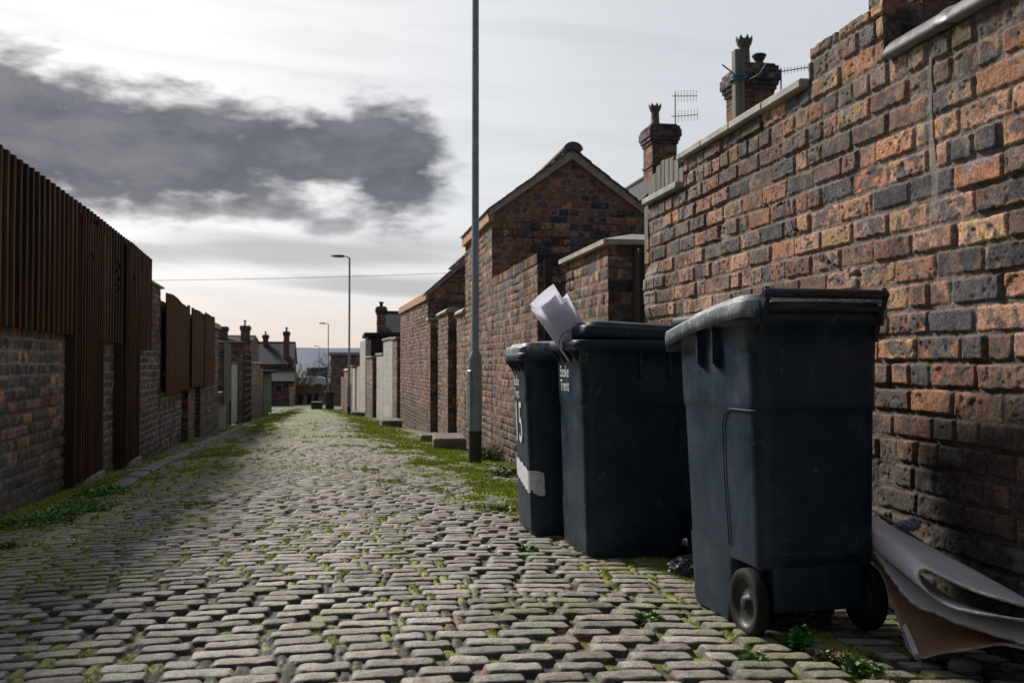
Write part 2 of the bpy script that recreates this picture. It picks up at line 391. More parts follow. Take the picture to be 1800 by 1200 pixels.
def setts(x, y):
    wy = y + .10 * (fbm(x * .5, y * .5, 1, 2) - .5) + .014 * (fbm(x * 2.5, y * 2.5, 2, 2) - .5)
    r = np.floor(wy / PITCH); b = wy - r * PITCH
    wd = .148 + .038 * hsh(r, 0, 5); off = hsh(r, 3, 6) * wd * 2
    xx = x + off + 50 + .018 * (fbm(x * 5, y * 5, 9, 2) - .5)
    jit = lambda k: (hsh(k, r, 7) - .5) * .42 * wd
    k = np.floor(xx / wd)
    k = np.where(xx < k * wd + jit(k), k - 1, k); k = np.where(xx > (k + 1) * wd + jit(k + 1), k + 1, k)
    L = k * wd + jit(k); Rr = (k + 1) * wd + jit(k + 1)
    i1 = hsh(k, r, 11); i2 = hsh(k, r, 12); i3 = hsh(k, r, 13); i4 = hsh(k, r, 14); i5 = hsh(k, r, 15)
    gx = .008 + .010 * i4; gy = .0030 + .0030 * i5
    hx = np.maximum((Rr - L) / 2 - gx, .012); hy = PITCH / 2 - gy
    cx = (L + Rr) / 2; cy = PITCH / 2 + (i3 - .5) * .006
    ex = xx - cx; ey = b - cy + (i1 - .5) * .06 * ex
    rad = .022
    wob = .005 * (fbm(x * 22, y * 22, 15, 2) - .5)
    qx = np.abs(ex) - hx + rad; qy = np.abs(ey) - hy + rad
    sd = rad - (np.hypot(np.maximum(qx, 0), np.maximum(qy, 0)) + np.minimum(np.maximum(qx, qy), 0)) + wob
    s_ = np.clip(sd / .010, 0, 1)
    prof = 1 - (1 - s_) ** 2.2
    h = -.023 + .018 * prof + .005 * np.clip(sd / .035, 0, 1) + (i2 - .5) * .0035 + ex * (i3 - .5) * .03 + ey * (i4 - .5) * .04
    h = h + np.where(sd > 0, (fbm(x * 28, y * 28, 18, 3) - .5) * .0055, 0)
    mo = mossmask(x, y)
    endg = sst(np.abs(ex) - hx, -.004, .003)
    fill = -.024 + .006 * mo + endg * .017 * sst(mo, .2, .5) + .008 * (fbm(x * 30, y * 30, 19, 2) - .5)
    joint = (h < fill)
    h = np.maximum(h, fill)
    return h, sd, joint | (endg > .6), mo, (i1, i2, i3, i4, endg)
def ground_patch(x0, x1, y0, y1, rx, ry0, ry1):
    ys = [y0]
    while ys[-1] < y1: ys.append(ys[-1] + lerp(ry0, ry1, (ys[-1] - y0) / (y1 - y0)))
    ys = np.array(ys); xs = np.arange(x0, x1 + rx, rx)
    X, Y = np.meshgrid(xs, ys, indexing='ij')
    h, sd, joint, mo, (i1, i2, i3, i4, i5) = setts(X, Y)
    g = grassmask(X, Y)
    Z = glevel(X, Y) + h * 1.0
    nz = fbm(X * 9, Y * 9, 40, 4)
    zone = sst(-X, .1, 1.1) * sst(Y, 1.5, 8) + .6 * sst(X, .5, 1.0) * sst(Y, 4, 9)
    stone = np.stack([.250 + 0 * X, .230 + 0 * X, .198 + 0 * X], -1) * (.55 + .75 * i1)[..., None] * 1.12
    stone = lerp(stone, np.array([.25, .205, .16]) * (.8 + .4 * i2)[..., None], (sst(i3, .75, 1.0) * .7)[..., None])
    stone = stone * (.66 + .70 * fbm(X * 30, Y * 30, 47, 3))[..., None] * (.85 + .3 * nz)[..., None]
    broad = fbm(X * .8, Y * .5, 46, 3)
    stone = stone * (.86 + .30 * broad)[..., None]
    film = sst(fbm(X * 3.5, Y * 2.5, 41, 4) + .30 * mo + .16 * zone - .12 + .10 * sst(-sd, -.02, 0), .58, .80) * (.45 + .25 * zone)
    mossc = np.stack([.11 + .11 * nz, .13 + .11 * nz, .018 + 0 * nz], -1)
    dirt = np.array([.019, .016, .011]) * (.6 + .9 * nz)[..., None]
    red = sst(fbm(X * 6, Y * 6, 48, 2), .70, .78)
    dirt = lerp(dirt, np.array([.14, .05, .02]), (red * .6)[..., None])
    jm = sst(mo + (fbm(X * 12, Y * 12, 43, 3) - .5) * 1.1, .30, .52) * np.clip(.60 + .5 * i5 + .4 * zone, 0, 1)
    jc = lerp(dirt, mossc, jm[..., None])
    col = lerp(stone, mossc, film[..., None])
    col = lerp(col, dirt * 1.3, (sst(-sd, -.0125, -.0060) * .93)[..., None])  # dirty sett sides, darkened further in colour to stand for their shade
    col = lerp(col, jc, sst(-sd, -.0045, .0005)[..., None])
    gm = g * sst(Y, 2, 9)
    col = lerp(col, np.stack([.17 + .12 * nz, .22 + .14 * nz, .020 + 0 * nz], -1), (gm * .8)[..., None])
    Z = Z + gm * .008 * fbm(X * 25, Y * 25, 44, 2)
    # worn asphalt repairs across the lane
    p1 = sst(.30 + (fbm(X * 3, Y * 3, 50, 3) - .5) * .5 - np.abs(Y - 25.3 - .25 * X) * .42, 0, .06) * sst(X, -1.6, -1.2)
    p2 = sst(1 - np.hypot((X + 2.1) / .65, (Y - 20.5) / 2.2) + (nz - .5) * .4, 0, .1)
    p = np.maximum(p1, p2)
    col = lerp(col, np.array([.085, .083, .082]) * (.8 + .4 * nz)[..., None], p[..., None])
    Z = lerp(Z, glevel(X, Y) + .002, p)
    return np.stack([X, Y, Z], -1), col
lane = MB()
for a in [(-2.35, 2.0, 1.9, 3.9, .0058, .0055, .0065), (-2.35, 2.0, 3.9, 6.6, .0085, .0075, .009), (-2.7, 2.0, 6.6, 11, .014, .011, .014), (-3.1, 2.0, 11, 24, .024, .016, .022), (-3.7, 2.0, 24, 61, .045, .024, .04)]:
    P, C = ground_patch(*a); lane.grid(P, C, True)
P, C = ground_patch(-2.35, 2.0, -3, 1.9, .03, .03, .03); lane.grid(P, C, True)
tag(lane.build('cobbled_lane', M['setts']), 'worn stone setts of the back lane with moss in the joints', 'lane', kind='structure')
# wide ground sheet
ys = np.array([-60, -20, 0, 5, 10, 20, 30, 40, 50, 60, 80, 100, 115, 140, 250, 600, 1500, 5000.])
xs = np.array([-5000, -1000, -300, -80, -30, -10, -5, 0, 2, 5, 10, 30, 80, 300, 1000, 5000.])
X, Y = np.meshgrid(xs, ys, indexing='ij')
tag(MB().grid(np.stack([X, Y, gbase(Y) - .06], -1)).build('ground', M['earth']), 'rough earth and yard ground around the lane', 'ground', kind='structure')
# cross street
Y = np.array([60.6, 66, 75, 85, 94.]); X = np.array([-60, -20, -5, 0, 5, 20, 60.])
XX, YY = np.meshgrid(X, Y, indexing='ij')
tag(MB().grid(np.stack([XX, YY, gbase(YY) - .02], -1)).build('cross_street', M['asphalt']), 'grey asphalt street crossing at the foot of the lane', 'road', kind='structure')

# ------------------------------------------------------------------ brickwork
PAL = np.array([(.345, .160, .085), (.215, .098, .066), (.165, .100, .072), (.42, .26, .14), (.088, .082, .088), (.38, .21, .145), (.042, .040, .046), (.235, .135, .09)])
def brick_at(U, V, seed=0, gain=1.0, wts=(.17, .15, .17, .09, .16, .09, .09, .08), CH=.0855, BL=.236, depth=.013, mort=(.135, .108, .090), rough=1.0, gmul=1.0, wear=0.5):
    Uw = U + .010 * (fbm(U * 2.2, V * 2.2, seed + 1, 2) - .5) * rough
    Vw = V + .020 * (fbm(U * .8, V * .8, seed + 2, 2) - .5) * rough
    r = np.floor(Vw / CH)
    # courses differ in height a little
    b = Vw - r * CH
    o = np.where(np.mod(r, 2) > 0, BL / 2, 0) + (hsh(r, 1, seed + 3) - .5) * .06
    uu = Uw + o + 100
    k = np.floor(uu / BL); a = uu - k * BL
    hdrow = hsh(r, 5, seed + 4) < .22
    split = (hsh(k, r, seed + 5) < .16) | hdrow
    half = np.where(split & (a > BL / 2), 1, 0)
    bw = np.where(split, BL / 2, BL); a = np.where(split, a - half * BL / 2, a)
    kk = k * 2 + half
    i1, i2, i3, i4, i5, i6 = [hsh(kk, r, seed + 20 + q) for q in range(6)]
    g = .0048 * gmul
    hx = bw / 2 - g - .003 * i4; hy = CH / 2 - g - .003 * i5
    ex = a - bw / 2 + (i5 - .5) * .005; ey = b - CH / 2 + (i4 - .5) * .004 + (i6 - .5) * .03 * ex
    rad = .0045
    wob = .008 * (fbm(U * 38, V * 38, seed + 7, 3) - .5) * rough
    qx = np.abs(ex) - hx + rad; qy = np.abs(ey) - hy + rad
    sd = rad - (np.hypot(np.maximum(qx, 0), np.maximum(qy, 0)) + np.minimum(np.maximum(qx, qy), 0)) + wob - .0015 * rough
    pr = np.clip(sd / .0045, 0, 1); pr = 1 - (1 - pr) ** 2
    pit = sst(fbm(U * 60, V * 60, seed + 8, 2), .66, .78) * .0045 * rough * sst(i6, .15, .6)
    spall = sst(fbm(U * 9 + 40 * i1, V * 12, seed + 9, 3) * (.55 + .6 * sst(i2, .55, 1)), .60, .68) * .013 * rough * wear
    hb = (i3 - .5) * .011 * rough + ex * (i4 - .5) * .035 * rough - pit - spall + (fbm(U * 24, V * 24, seed + 10, 3) - .5) * .006 * rough
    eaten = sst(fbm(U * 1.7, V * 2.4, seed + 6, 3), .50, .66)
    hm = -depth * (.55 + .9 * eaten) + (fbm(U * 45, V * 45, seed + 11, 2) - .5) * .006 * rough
    h = lerp(hm, hb, pr)
    cum = np.cumsum(wts) / np.sum(wts)
    pi = np.searchsorted(cum, i1).clip(0, 7); c = PAL[pi]
    c2 = PAL[np.searchsorted(cum, hsh(kk, r, seed + 31)).clip(0, 7)]
    mixn = sst(fbm(U * 13 + 30 * i3, V * 18, seed + 32, 3), .42, .64)
    c = lerp(c, c2, (mixn * .75)[..., None]) * (.75 + .5 * i2)[..., None]
    blot = sst(fbm(ex * 26 + 90 * i1, ey * 34 + 50 * i2, seed + 12, 3) - .9 * np.maximum(np.abs(ex) / (hx + 1e-6) - .55, 0) - .35 * np.maximum(np.abs(ey) / hy - .5, 0) + (i5 - .5) * .30, .47, .62)
    c = lerp(c, np.array([.058, .060, .070]) * (.7 + .8 * i6)[..., None], (blot * .82)[..., None])
    grain = fbm(U * 70, V * 70, seed + 13, 3)
    c = c * (.62 + .76 * grain)[..., None]
    chalk = sst(fbm(U * 14, V * 14, seed + 16, 4), .60, .74) * .35 * sst(i3, .3, .9)
    c = lerp(c, np.array([.30, .27, .25]), chalk[..., None])
    c = lerp(c, c * .45, (pit / .0045 * .8 * (1 if rough else 0))[..., None])
    c = c * gain
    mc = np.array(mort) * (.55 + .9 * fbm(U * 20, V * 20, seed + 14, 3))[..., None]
    mc = lerp(mc, mc * .28, (eaten * .85)[..., None])  # shadow inside the eroded joints is put into the mortar colour
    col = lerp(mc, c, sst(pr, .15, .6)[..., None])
    return h, col
STY = {
    'mixed': dict(wts=(.17, .15, .18, .08, .18, .09, .10, .08)),  # brick colour mix of the right-hand walls
    'warm': dict(wts=(.26, .22, .14, .10, .06, .08, .04, .10)),
    'redblack': dict(wts=(.16, .34, .16, .03, .08, .02, .18, .10), mort=(.24, .18, .145), gain=1.3),
    'dark': dict(wts=(.04, .06, .16, .03, .24, .04, .24, .08), mort=(.17, .155, .14)),
    'left': dict(wts=(.09, .03, .20, .07, .26, .06, .17, .12), mort=(.26, .23, .195), gain=1.05),
    'leftdark': dict(wts=(.01, .01, .14, .01, .34, .02, .36, .10), mort=(.29, .26, .23), gain=.95),
    'house': dict(wts=(.22, .38, .2, .02, .03, .02, .02, .1)),
}
def face(mb, O, ud, nd, L, zb, zt, res, style='mixed', seed=0, soot=.0, sootz=.8, u0=0.0, block=False, extra=None, resz=None, **kw):
    """A masonry face from O along ud, outward normal nd; zt and zb may be functions of u."""
    st = dict(STY[style]); st.update(kw)
    fz = zt if callable(zt) else (lambda u, t=zt: np.full_like(u, t))
    fb = zb if callable(zb) else (lambda u, t=zb: np.full_like(u, t))
    nu = max(2, int(round(L / res)) + 1); us = np.linspace(0, L, nu)
    za = float(np.min(fb(us))); ze = float(np.max(fz(us)))
    nz_ = max(2, int(round((ze - za) / (resz or res))) + 1); zs = np.linspace(za, ze, nz_)
    U, Z = np.meshgrid(us, zs, indexing='ij')
    top = fz(us)[:, None]
    above = Z > top + 1e-6
    Zc = np.minimum(Z, top)
    if block:
        h, col = brick_at(U + u0, Zc, seed, wts=(0, 0, 0, 0, 0, 1, 0, 0), CH=.225, BL=.45, depth=.006, rough=.35, wear=0)
        q = .30 + .14 * fbm(U * 2, Zc * 2, seed, 3)
        lum = col.mean(-1, keepdims=True)
        col = np.stack([q, q * .98, q * .93], -1) * np.clip(.72 + lum * 1.3, .5, 1.15)
    else:
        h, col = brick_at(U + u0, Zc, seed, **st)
    if soot > 0:
        s_ = sst(sootz - Zc + (fbm(U * 2.1, Zc * 2.6, seed + 60, 4) - .5) * 1.3, -.15, .5) * soot
        dirt = np.array([.066, .057, .049]) * (.4 + 1.3 * fbm(U * 40, Zc * 40, seed + 61, 3))[..., None]
        col = lerp(col, dirt, (s_ * .90)[..., None])
    if extra is not None: h, col = extra(U, Zc, h, col)
    ud = np.array(ud, float); nd = np.array(nd, float)
    P = np.array(O, float) + U[..., None] * ud + h[..., None] * nd
    P[..., 2] = Zc
    ab = above[:-1, :-1] & above[1:, :-1] & above[1:, 1:] & above[:-1, 1:]
    mb.grid(P, col, True, keep=~ab)
def wall(mb, P, Q, zt, thick=.22, side=1, res=.02, style='mixed', seed=0, ends=True, zb=None, **kw):
    """Wall from P to Q (towards +Y). side=1: stands right of the lane and faces it; side=-1: left of the lane."""
    P = np.array(P, float); Q = np.array(Q, float); d = Q - P; L = float(np.hypot(*d)); d /= L
    n = np.array([-d[1], d[0]]) * side                  # towards the lane
    if n[0] * side > 0: n = -n
    bk = -n * thick
    b0 = (lambda u: gbase(P[1] + u * d[1]) - .12) if zb is None else zb
    u0 = P[1]
    face(mb, (P[0], P[1], 0), (d[0], d[1], 0), (n[0], n[1], 0), L, b0, zt, res, style, seed, u0=u0, **kw)
    ztf = zt if callable(zt) else (lambda u, t=zt: np.full_like(np.asarray(u, float), t))
    zbf = b0 if callable(b0) else (lambda u, t=b0: np.full_like(np.asarray(u, float), t))
    z0 = float(ztf(np.array([0.]))[0]); bz = float(np.min(zbf(np.array([0., L]))))
    if ends:
        face(mb, (P[0] + bk[0], P[1] + bk[1], 0), (n[0], n[1], 0), (-d[0], -d[1], 0), thick, bz, z0, res, style, seed + 3, u0=.05, **{k: v for k, v in kw.items() if k != 'extra'})
    # mortar core, a little inside the faces, follows the top
    us = np.linspace(0, L, max(2, int(L / .25) + 1)); zz = ztf(us)
    i = .014
    col = (.12, .10, .085)
    for j in range(len(us) - 1):
        a, b = us[j], us[j + 1]
        if abs(zz[j] - zz[j + 1]) > .08: za = zb_ = min(zz[j], zz[j + 1])
        else: za, zb_ = zz[j], zz[j + 1]
        c = []
        for u, z in ((a, za), (b, zb_)):
            uu = min(max(u, i), L - i)
            f = P + d * uu - n * i; g = P + d * uu + bk
            c += [(f[0], f[1], bz), (g[0], g[1], bz), (f[0], f[1], z - .004), (g[0], g[1], z - .004)]
        mb.add(c, [(0, 1, 3, 2), (4, 6, 7, 5), (2, 3, 7, 6), (0, 2, 6, 4), (1, 5, 7, 3)], col)
    return n

def thing_mesh(mb, name, m, label, cat, group=None):
    return tag(mb.build(name, m), label, cat, group)

LX = lambda y: float(np.interp(y, [2.3, 25, 50, 65], [-1.98, -2.95, -3.3, -3.5])) if y > 2.3 else -1.98 + (2.3 - y) * .0427
RX = lambda y: float(np.interp(y, [0, 22, 32, 42, 52, 62], [1.85, 1.85, 1.45, .95, .5, -.1]))
LP = lambda y: (LX(y), y)
RP = lambda y: (RX(y), y)

def coping_slab(mb, P, Q, z, th=.04, over=.035, wid=.22, side=1, slope=0.0, cuts=1, seed=0):
    P = Vector((*P, 0)); Q = Vector((*Q, 0)); d = (Q - P); L = d.length; d.normalize()
    n = Vector((-d.y, d.x, 0)) * side
    if n.x * side > 0: n = -n
    for i in range(cuts):
        a = P + d * (L * i / cuts + .003); b = P + d * (L * (i + 1) / cuts - .003)
        rj = (hsh(i, seed, 77) - .5) * .006
        ang = math.atan2(d.y, d.x)
        Mx = Matrix.Translation((a.x, a.y, z + float(rj))) @ Matrix.Rotation(ang, 4, 'Z')
        s = 1 if (Matrix.Rotation(-ang, 4, 'Z') @ n).y > 0 else -1
        y0, y1 = sorted((s * over, -s * (wid + over)))
        mb.box((0, y0, 0), ((b - a).length, y1, th), mtx=Mx, bev=.006)

# ================================================================== RIGHT SIDE OF THE LANE
# near garden wall: stepped top, crack, butt joint, blue chalk, soot on the lower half
def near_top(u):
    y = u - 1.0
    z = np.where(y < 3.16, E0 + 1.06, np.where(y < 3.72, E0 + 1.265, np.where(y < 5.2, E0 + 1.115, E0 + .97)))
    jag = .02 * (hsh(np.floor(y / .118), 0, 91) - .5)
    return z + np.where((y > 3.16) & (y < 3.72), jag, 0)
def near_extra(U, Z, h, col):
    u = U + 1.0        # world y
    # long butt joint, open and ragged
    xj = 2.87 + .012 * (fbm(Z * 6, Z * 0 + 3, 5, 3) - .5) * 4
    gap = sst(.008 - np.abs(u - xj), 0, .006) * sst(fbm(Z * 9, u * 9, 88, 3), .36, .5) * sst(Z, E0 + .44, E0 + .50)
    h = h - .03 * gap; col = lerp(col, np.array([.02, .018, .016]), (gap * .9)[..., None])
    pale = sst(.022 - np.abs(u - xj - .02) + .02 * (fbm(Z * 14, u * 5, 87, 3) - .5), 0, .01) * sst(Z, E0 + .44, E0 + .50) * (1 - gap) * (1 - sst(Z, E0 + 1.0, E0 + 1.1))
    h = lerp(h, -.007 + 0 * h, pale * .8); col = lerp(col, np.array([.19, .165, .145]) * (.7 + .6 * fbm(u * 40, Z * 40, 7, 3))[..., None], (pale * .8)[..., None])
    # stepped crack running down from the step
    zc = np.interp(u, [3.35, 3.5, 3.6, 3.62, 3.72, 3.86, 3.92, 4.2], [.32, .36, .40, .48, .50, .56, .68, .70]) + E0
    cr = sst(.009 - np.abs(Z - zc - .03 * (fbm(u * 45, Z * 0, 4, 3) - .5)), 0, .007) * sst(fbm(u * 20, Z * 20, 89, 3), .38, .55) * sst(u, 3.3, 3.4) * (1 - sst(u, 4.05, 4.25))
    h = h - .02 * cr; col = lerp(col, np.array([.02, .018, .016]), (cr * .85)[..., None])
    sp = sst(fbm(u * 1.2 + 3, Z * 1.5, 131, 4), .50, .66) * .62
    col = lerp(col, col * .35 + np.array([.022, .019, .017]), sp[..., None])
    salt = sst(fbm(u * 3.2, Z * 3.6, 133, 5), .60, .72) * .30 * sst(fbm(u * 30, Z * 30, 134, 3), .35, .6)
    col = lerp(col, np.array([.34, .31, .29]), salt[..., None])
    # blue chalk scribble on two bricks
    for (cy, cz, ry, rz) in ((3.62, E0 + .70, .10, .035), (2.62, E0 + .60, .11, .03)):
        m_ = sst(1 - np.hypot((u - cy) / ry, (Z - cz) / rz), 0, .3) * sst(fbm(u * 60, Z * 60, 8, 2), .40, .6)
        col = lerp(col, np.array([.12, .16, .27]), (m_ * .65)[..., None])
    bl = sst(u, 5.45, 5.7) * sst(.17 - np.abs(Z - E0 - .42), -.03, .10)
    h = h + bl * (.035 + .02 * (fbm(u * 10, Z * 10, 71, 3) - .5)); col = lerp(col, np.array([.27, .235, .20]) * (.6 + .7 * fbm(u * 18, Z * 18, 72, 4))[..., None], (bl * .7)[..., None])
    # moss on the joints near the top
    mm = sst(fbm(u * 8, Z * 8, 70, 3), .62, .75) * sst(Z, E0 + .8, E0 + 1.1) * .55
    col = lerp(col, np.array([.09, .10, .04]), mm[..., None])
    return h, col
near = empty('garden_wall', (1.85, 2.4, gz(1.8, 2.4)), 'large near brick wall with stepped top, running behind the wheelie bins', 'wall')
b = MB()
face(b, (1.85, 1.0 + 4.85, 0), (0, -1, 0), (-1, 0, 0), .0001 + 0, 0, .1, 1, 'mixed') if False else None
# (runs from y=1.0 so that the frame's right edge is covered)
STY['near'] = dict(wts=(.16, .10, .19, .09, .16, .13, .09, .08), BL=.238, CH=.0862, mort=(.165, .130, .108), depth=.014)
def nt(u): return near_top(u + 2.0)
# u is measured from y=1.0, so near_top gets u+... : y = 1.0 + u
for ya, yb, r1, r2 in ((1.0, 2.3, .012, .012), (2.3, 5.85, .0046, .0042)):
    face(b, (1.85, ya, 0), (0, 1, 0), (-1, 0, 0), yb - ya, -.12, lambda u, ya=ya: near_top(u + ya + 1.0), r1, 'near', 5, soot=1.0, sootz=.93, u0=ya + 1.0,
         extra=lambda U, Z, h, c, ya=ya: near_extra(U + ya - 1.0, Z, h, c), resz=r2)
# u0=2.0 -> U = u+2, world y = U-1
face(b, (2.07, 1.0 + 4.85, 0), (-1, 0, 0), (0, 1, 0), .22, -.1, E0 + .97, .012, 'mixed', 9)
face(b, (2.09, 1.0 + 2.16, 0), (-1, 0, 0), (0, -1, 0), .24, E0 + 1.0, E0 + 1.265, .010, 'dark', 9)
c_ = [(1.0, 3.16, 1.05), (3.175, 3.70, 1.235), (3.70, 5.2, 1.11), (5.2, 5.84, .965)]
for y0, y1, zt in c_: b.box((1.866, y0, -.2), (2.07, y1, E0 + zt), (.12, .10, .085))
# broken toothing at the far end of the wall
for k in range(14):
    z = .42 + k * .0862; dpt = .03 + .10 * hsh(k, 3, 5)
    b.box((1.856, 5.83, z + .008), (2.05, 5.85 + float(dpt), z + .078), PAL[int(hsh(k, 1, 2) * 7.9)] * .8, bev=.008)
rel(b, near.location).build('brickwork', M['brick'], near)
b = MB(); coping_slab(b, (1.85, 3.73), (1.85, 5.24), E0 + 1.118, th=.038, cuts=4, seed=1)
tag(rel(b, near.location).build('coping', M['concrete'], near), 'pale slab coping of the long middle step')
b = MB(); coping_slab(b, (1.85, 5.245), (1.85, 5.88), E0 + .975, th=.038, cuts=1, seed=2)
tag(rel(b, near.location).build('coping', M['concrete'], near), 'pale slab coping of the lowest step')
b = MB()
for k in range(7):
    y1 = 3.13 - k * .37; y0 = y1 - .362
    prof = [(math.cos(t), math.sin(t)) for t in [math.pi * j / 14 for j in range(15)]]
    ring = lambda y, s: [(1.955 + .135 * s * c, y, E0 + 1.045 + .088 * s * q) for c, q in prof]
    b.loft([ring(y0, .93), ring(y0 + .05, 1.04), ring(y0 + .06, 1.0), ring(y1 - .01, 1.0), ring(y1, .97)], cap=True)
tag(rel(b, near.location).build('half_round_coping', M['darktile'], near), 'dark glazed half-round coping tiles')
# arched gate beside the near wall
gt = empty('garden_gate', (2.06, 6.3, gz(1.9, 6.3)), 'weathered grey arched board gate between the near wall and the capped pier', 'gate')
b = MB()
nb = 9
for k in range(nb):
    y0 = 5.78 + k * (.80 / nb); y1 = y0 + .80 / nb - .006; ym = (y0 + y1) / 2
    q = abs(ym - 6.13) / .42
    zt = E0 + .98 + .34 * math.sqrt(max(0, 1 - q * q))
    b.box((2.05, y0, gz(1.9, 6.3) + .05), (2.072, y1, zt + (hsh(k, 2, 4) - .5) * .012), bev=.004)
rel(b, gt.location).build('board', M['greywood'], gt)
b = MB()
for z in (.1, .95, 1.75):
    b = MB(); b.box((2.072, 5.80, z + gt.location.z), (2.10, 6.57, z + .09 + gt.location.z), bev=.004)
    rel(b, gt.location).build('ledge', M['greywood'], gt)

b = MB(); b.box((2.02, 6.60, -.3), (2.12, 6.76, E0 + .80), bev=.004); rel(b, gt.location).build('gate_post', M['darkwood'], gt)
# timber post behind the wall with blue string
b = MB(); b.box((2.075, 5.02, -.1), (2.128, 5.073, E0 + 1.69), bev=.004)
post = thing_mesh(b, 'timber_post', M['greywood'], 'grey square timber post standing up behind the stepped brick wall', 'post')
b = MB(); s = []
for k in range(40):
    t = k * .55; s.append((2.1015 + .041 * math.cos(t), 5.047 + .041 * math.sin(t), E0 + 1.52 + .0009 * k))
b.tube(s, .005, 6); b.tube([s[-1], (2.08, 5.03, E0 + 1.55), (2.0, 5.02, E0 + 1.60)], .004, 6); b.tube([s[0], (2.2, 4.99, E0 + 1.55), (2.23, 4.98, E0 + 1.60)], .004, 6)
thing_mesh(b, 'blue_string', M['bluestring'], 'blue string tied round the top of the grey timber post', 'string')

# capped pier
pier = empty('brick_pier', (1.9, 7.4, gz(1.9, 7.4)), 'short brick pier with pale sloping slab cap beside the arched gate', 'wall')
b = MB(); wall(b, (1.85, 6.78), (1.85, 8.12), E0 + .84, .45, res=.011, style='mixed', seed=31, soot=.5, sootz=.4)
rel(b, pier.location).build('brickwork', M['brick'], pier)
b = MB()
V = [(1.80, 6.72, .84), (2.36, 6.72, .84), (2.36, 8.18, .84), (1.80, 8.18, .84), (1.80, 6.72, .875), (2.36, 6.72, .875), (2.36, 8.18, .875), (1.80, 8.18, .875), (2.05, 6.9, .935), (2.20, 6.9, .935), (2.20, 8.05, .935), (2.05, 8.05, .935)]
b.add([(x, y, E0 + z) for x, y, z in V], [(0, 3, 2, 1), (0, 1, 5, 4), (1, 2, 6, 5), (2, 3, 7, 6), (3, 0, 4, 7), (4, 5, 9, 8), (5, 6, 10, 9), (6, 7, 11, 10), (7, 4, 8, 11), (8, 9, 10, 11)])
rel(b, pier.location).build('coping', M['concrete'], pier)
# plank gate between pier and soldier-topped wall
gt2 = empty('garden_gate', (1.97, 8.7, gz(1.9, 8.7)), 'dark plank gate shut between the capped pier and the brick-on-edge topped wall', 'gate')
b = MB()
for k in range(8): b.box((2.17, 8.22 + k * .132, gz(1.9, 8.7) + .06), (2.19, 8.22 + k * .132 + .126, E0 + .92), bev=.003)
rel(b, gt2.location).build('board', M['darkwood'], gt2)
b = MB(); b.box((2.10, 8.135, -.3), (2.20, 8.205, E0 + .95), bev=.004); b.box((1.90, 9.26, -.3), (1.98, 9.33, E0 + 1.0), bev=.004)
rel(b, gt2.location).build('frame', M['darkwood'], gt2)

# wall with brick-on-edge top, running to the outhouse
w3 = empty('garden_wall', (1.85, 10.8, gz(1.8, 10.8)), 'brick wall with a brick-on-edge top behind the nearest lamp post', 'wall')
b = MB(); wall(b, (1.85, 9.34), (1.85, 12.27), E0 + .97, .23, res=.012, style='mixed', seed=41, soot=.7, sootz=.25)
k = 0; y = 9.34
while y < 12.2:
    b.box((1.845, y, E0 + .965), (2.075, y + .066, E0 + 1.062 + float(hsh(k, 4, 4)) * .01), PAL[int(hsh(k, 3, 9) * 7.9)] * .9, bev=.006); y += .076; k += 1
rel(b, w3.location).build('brickwork', M['brick'], w3)

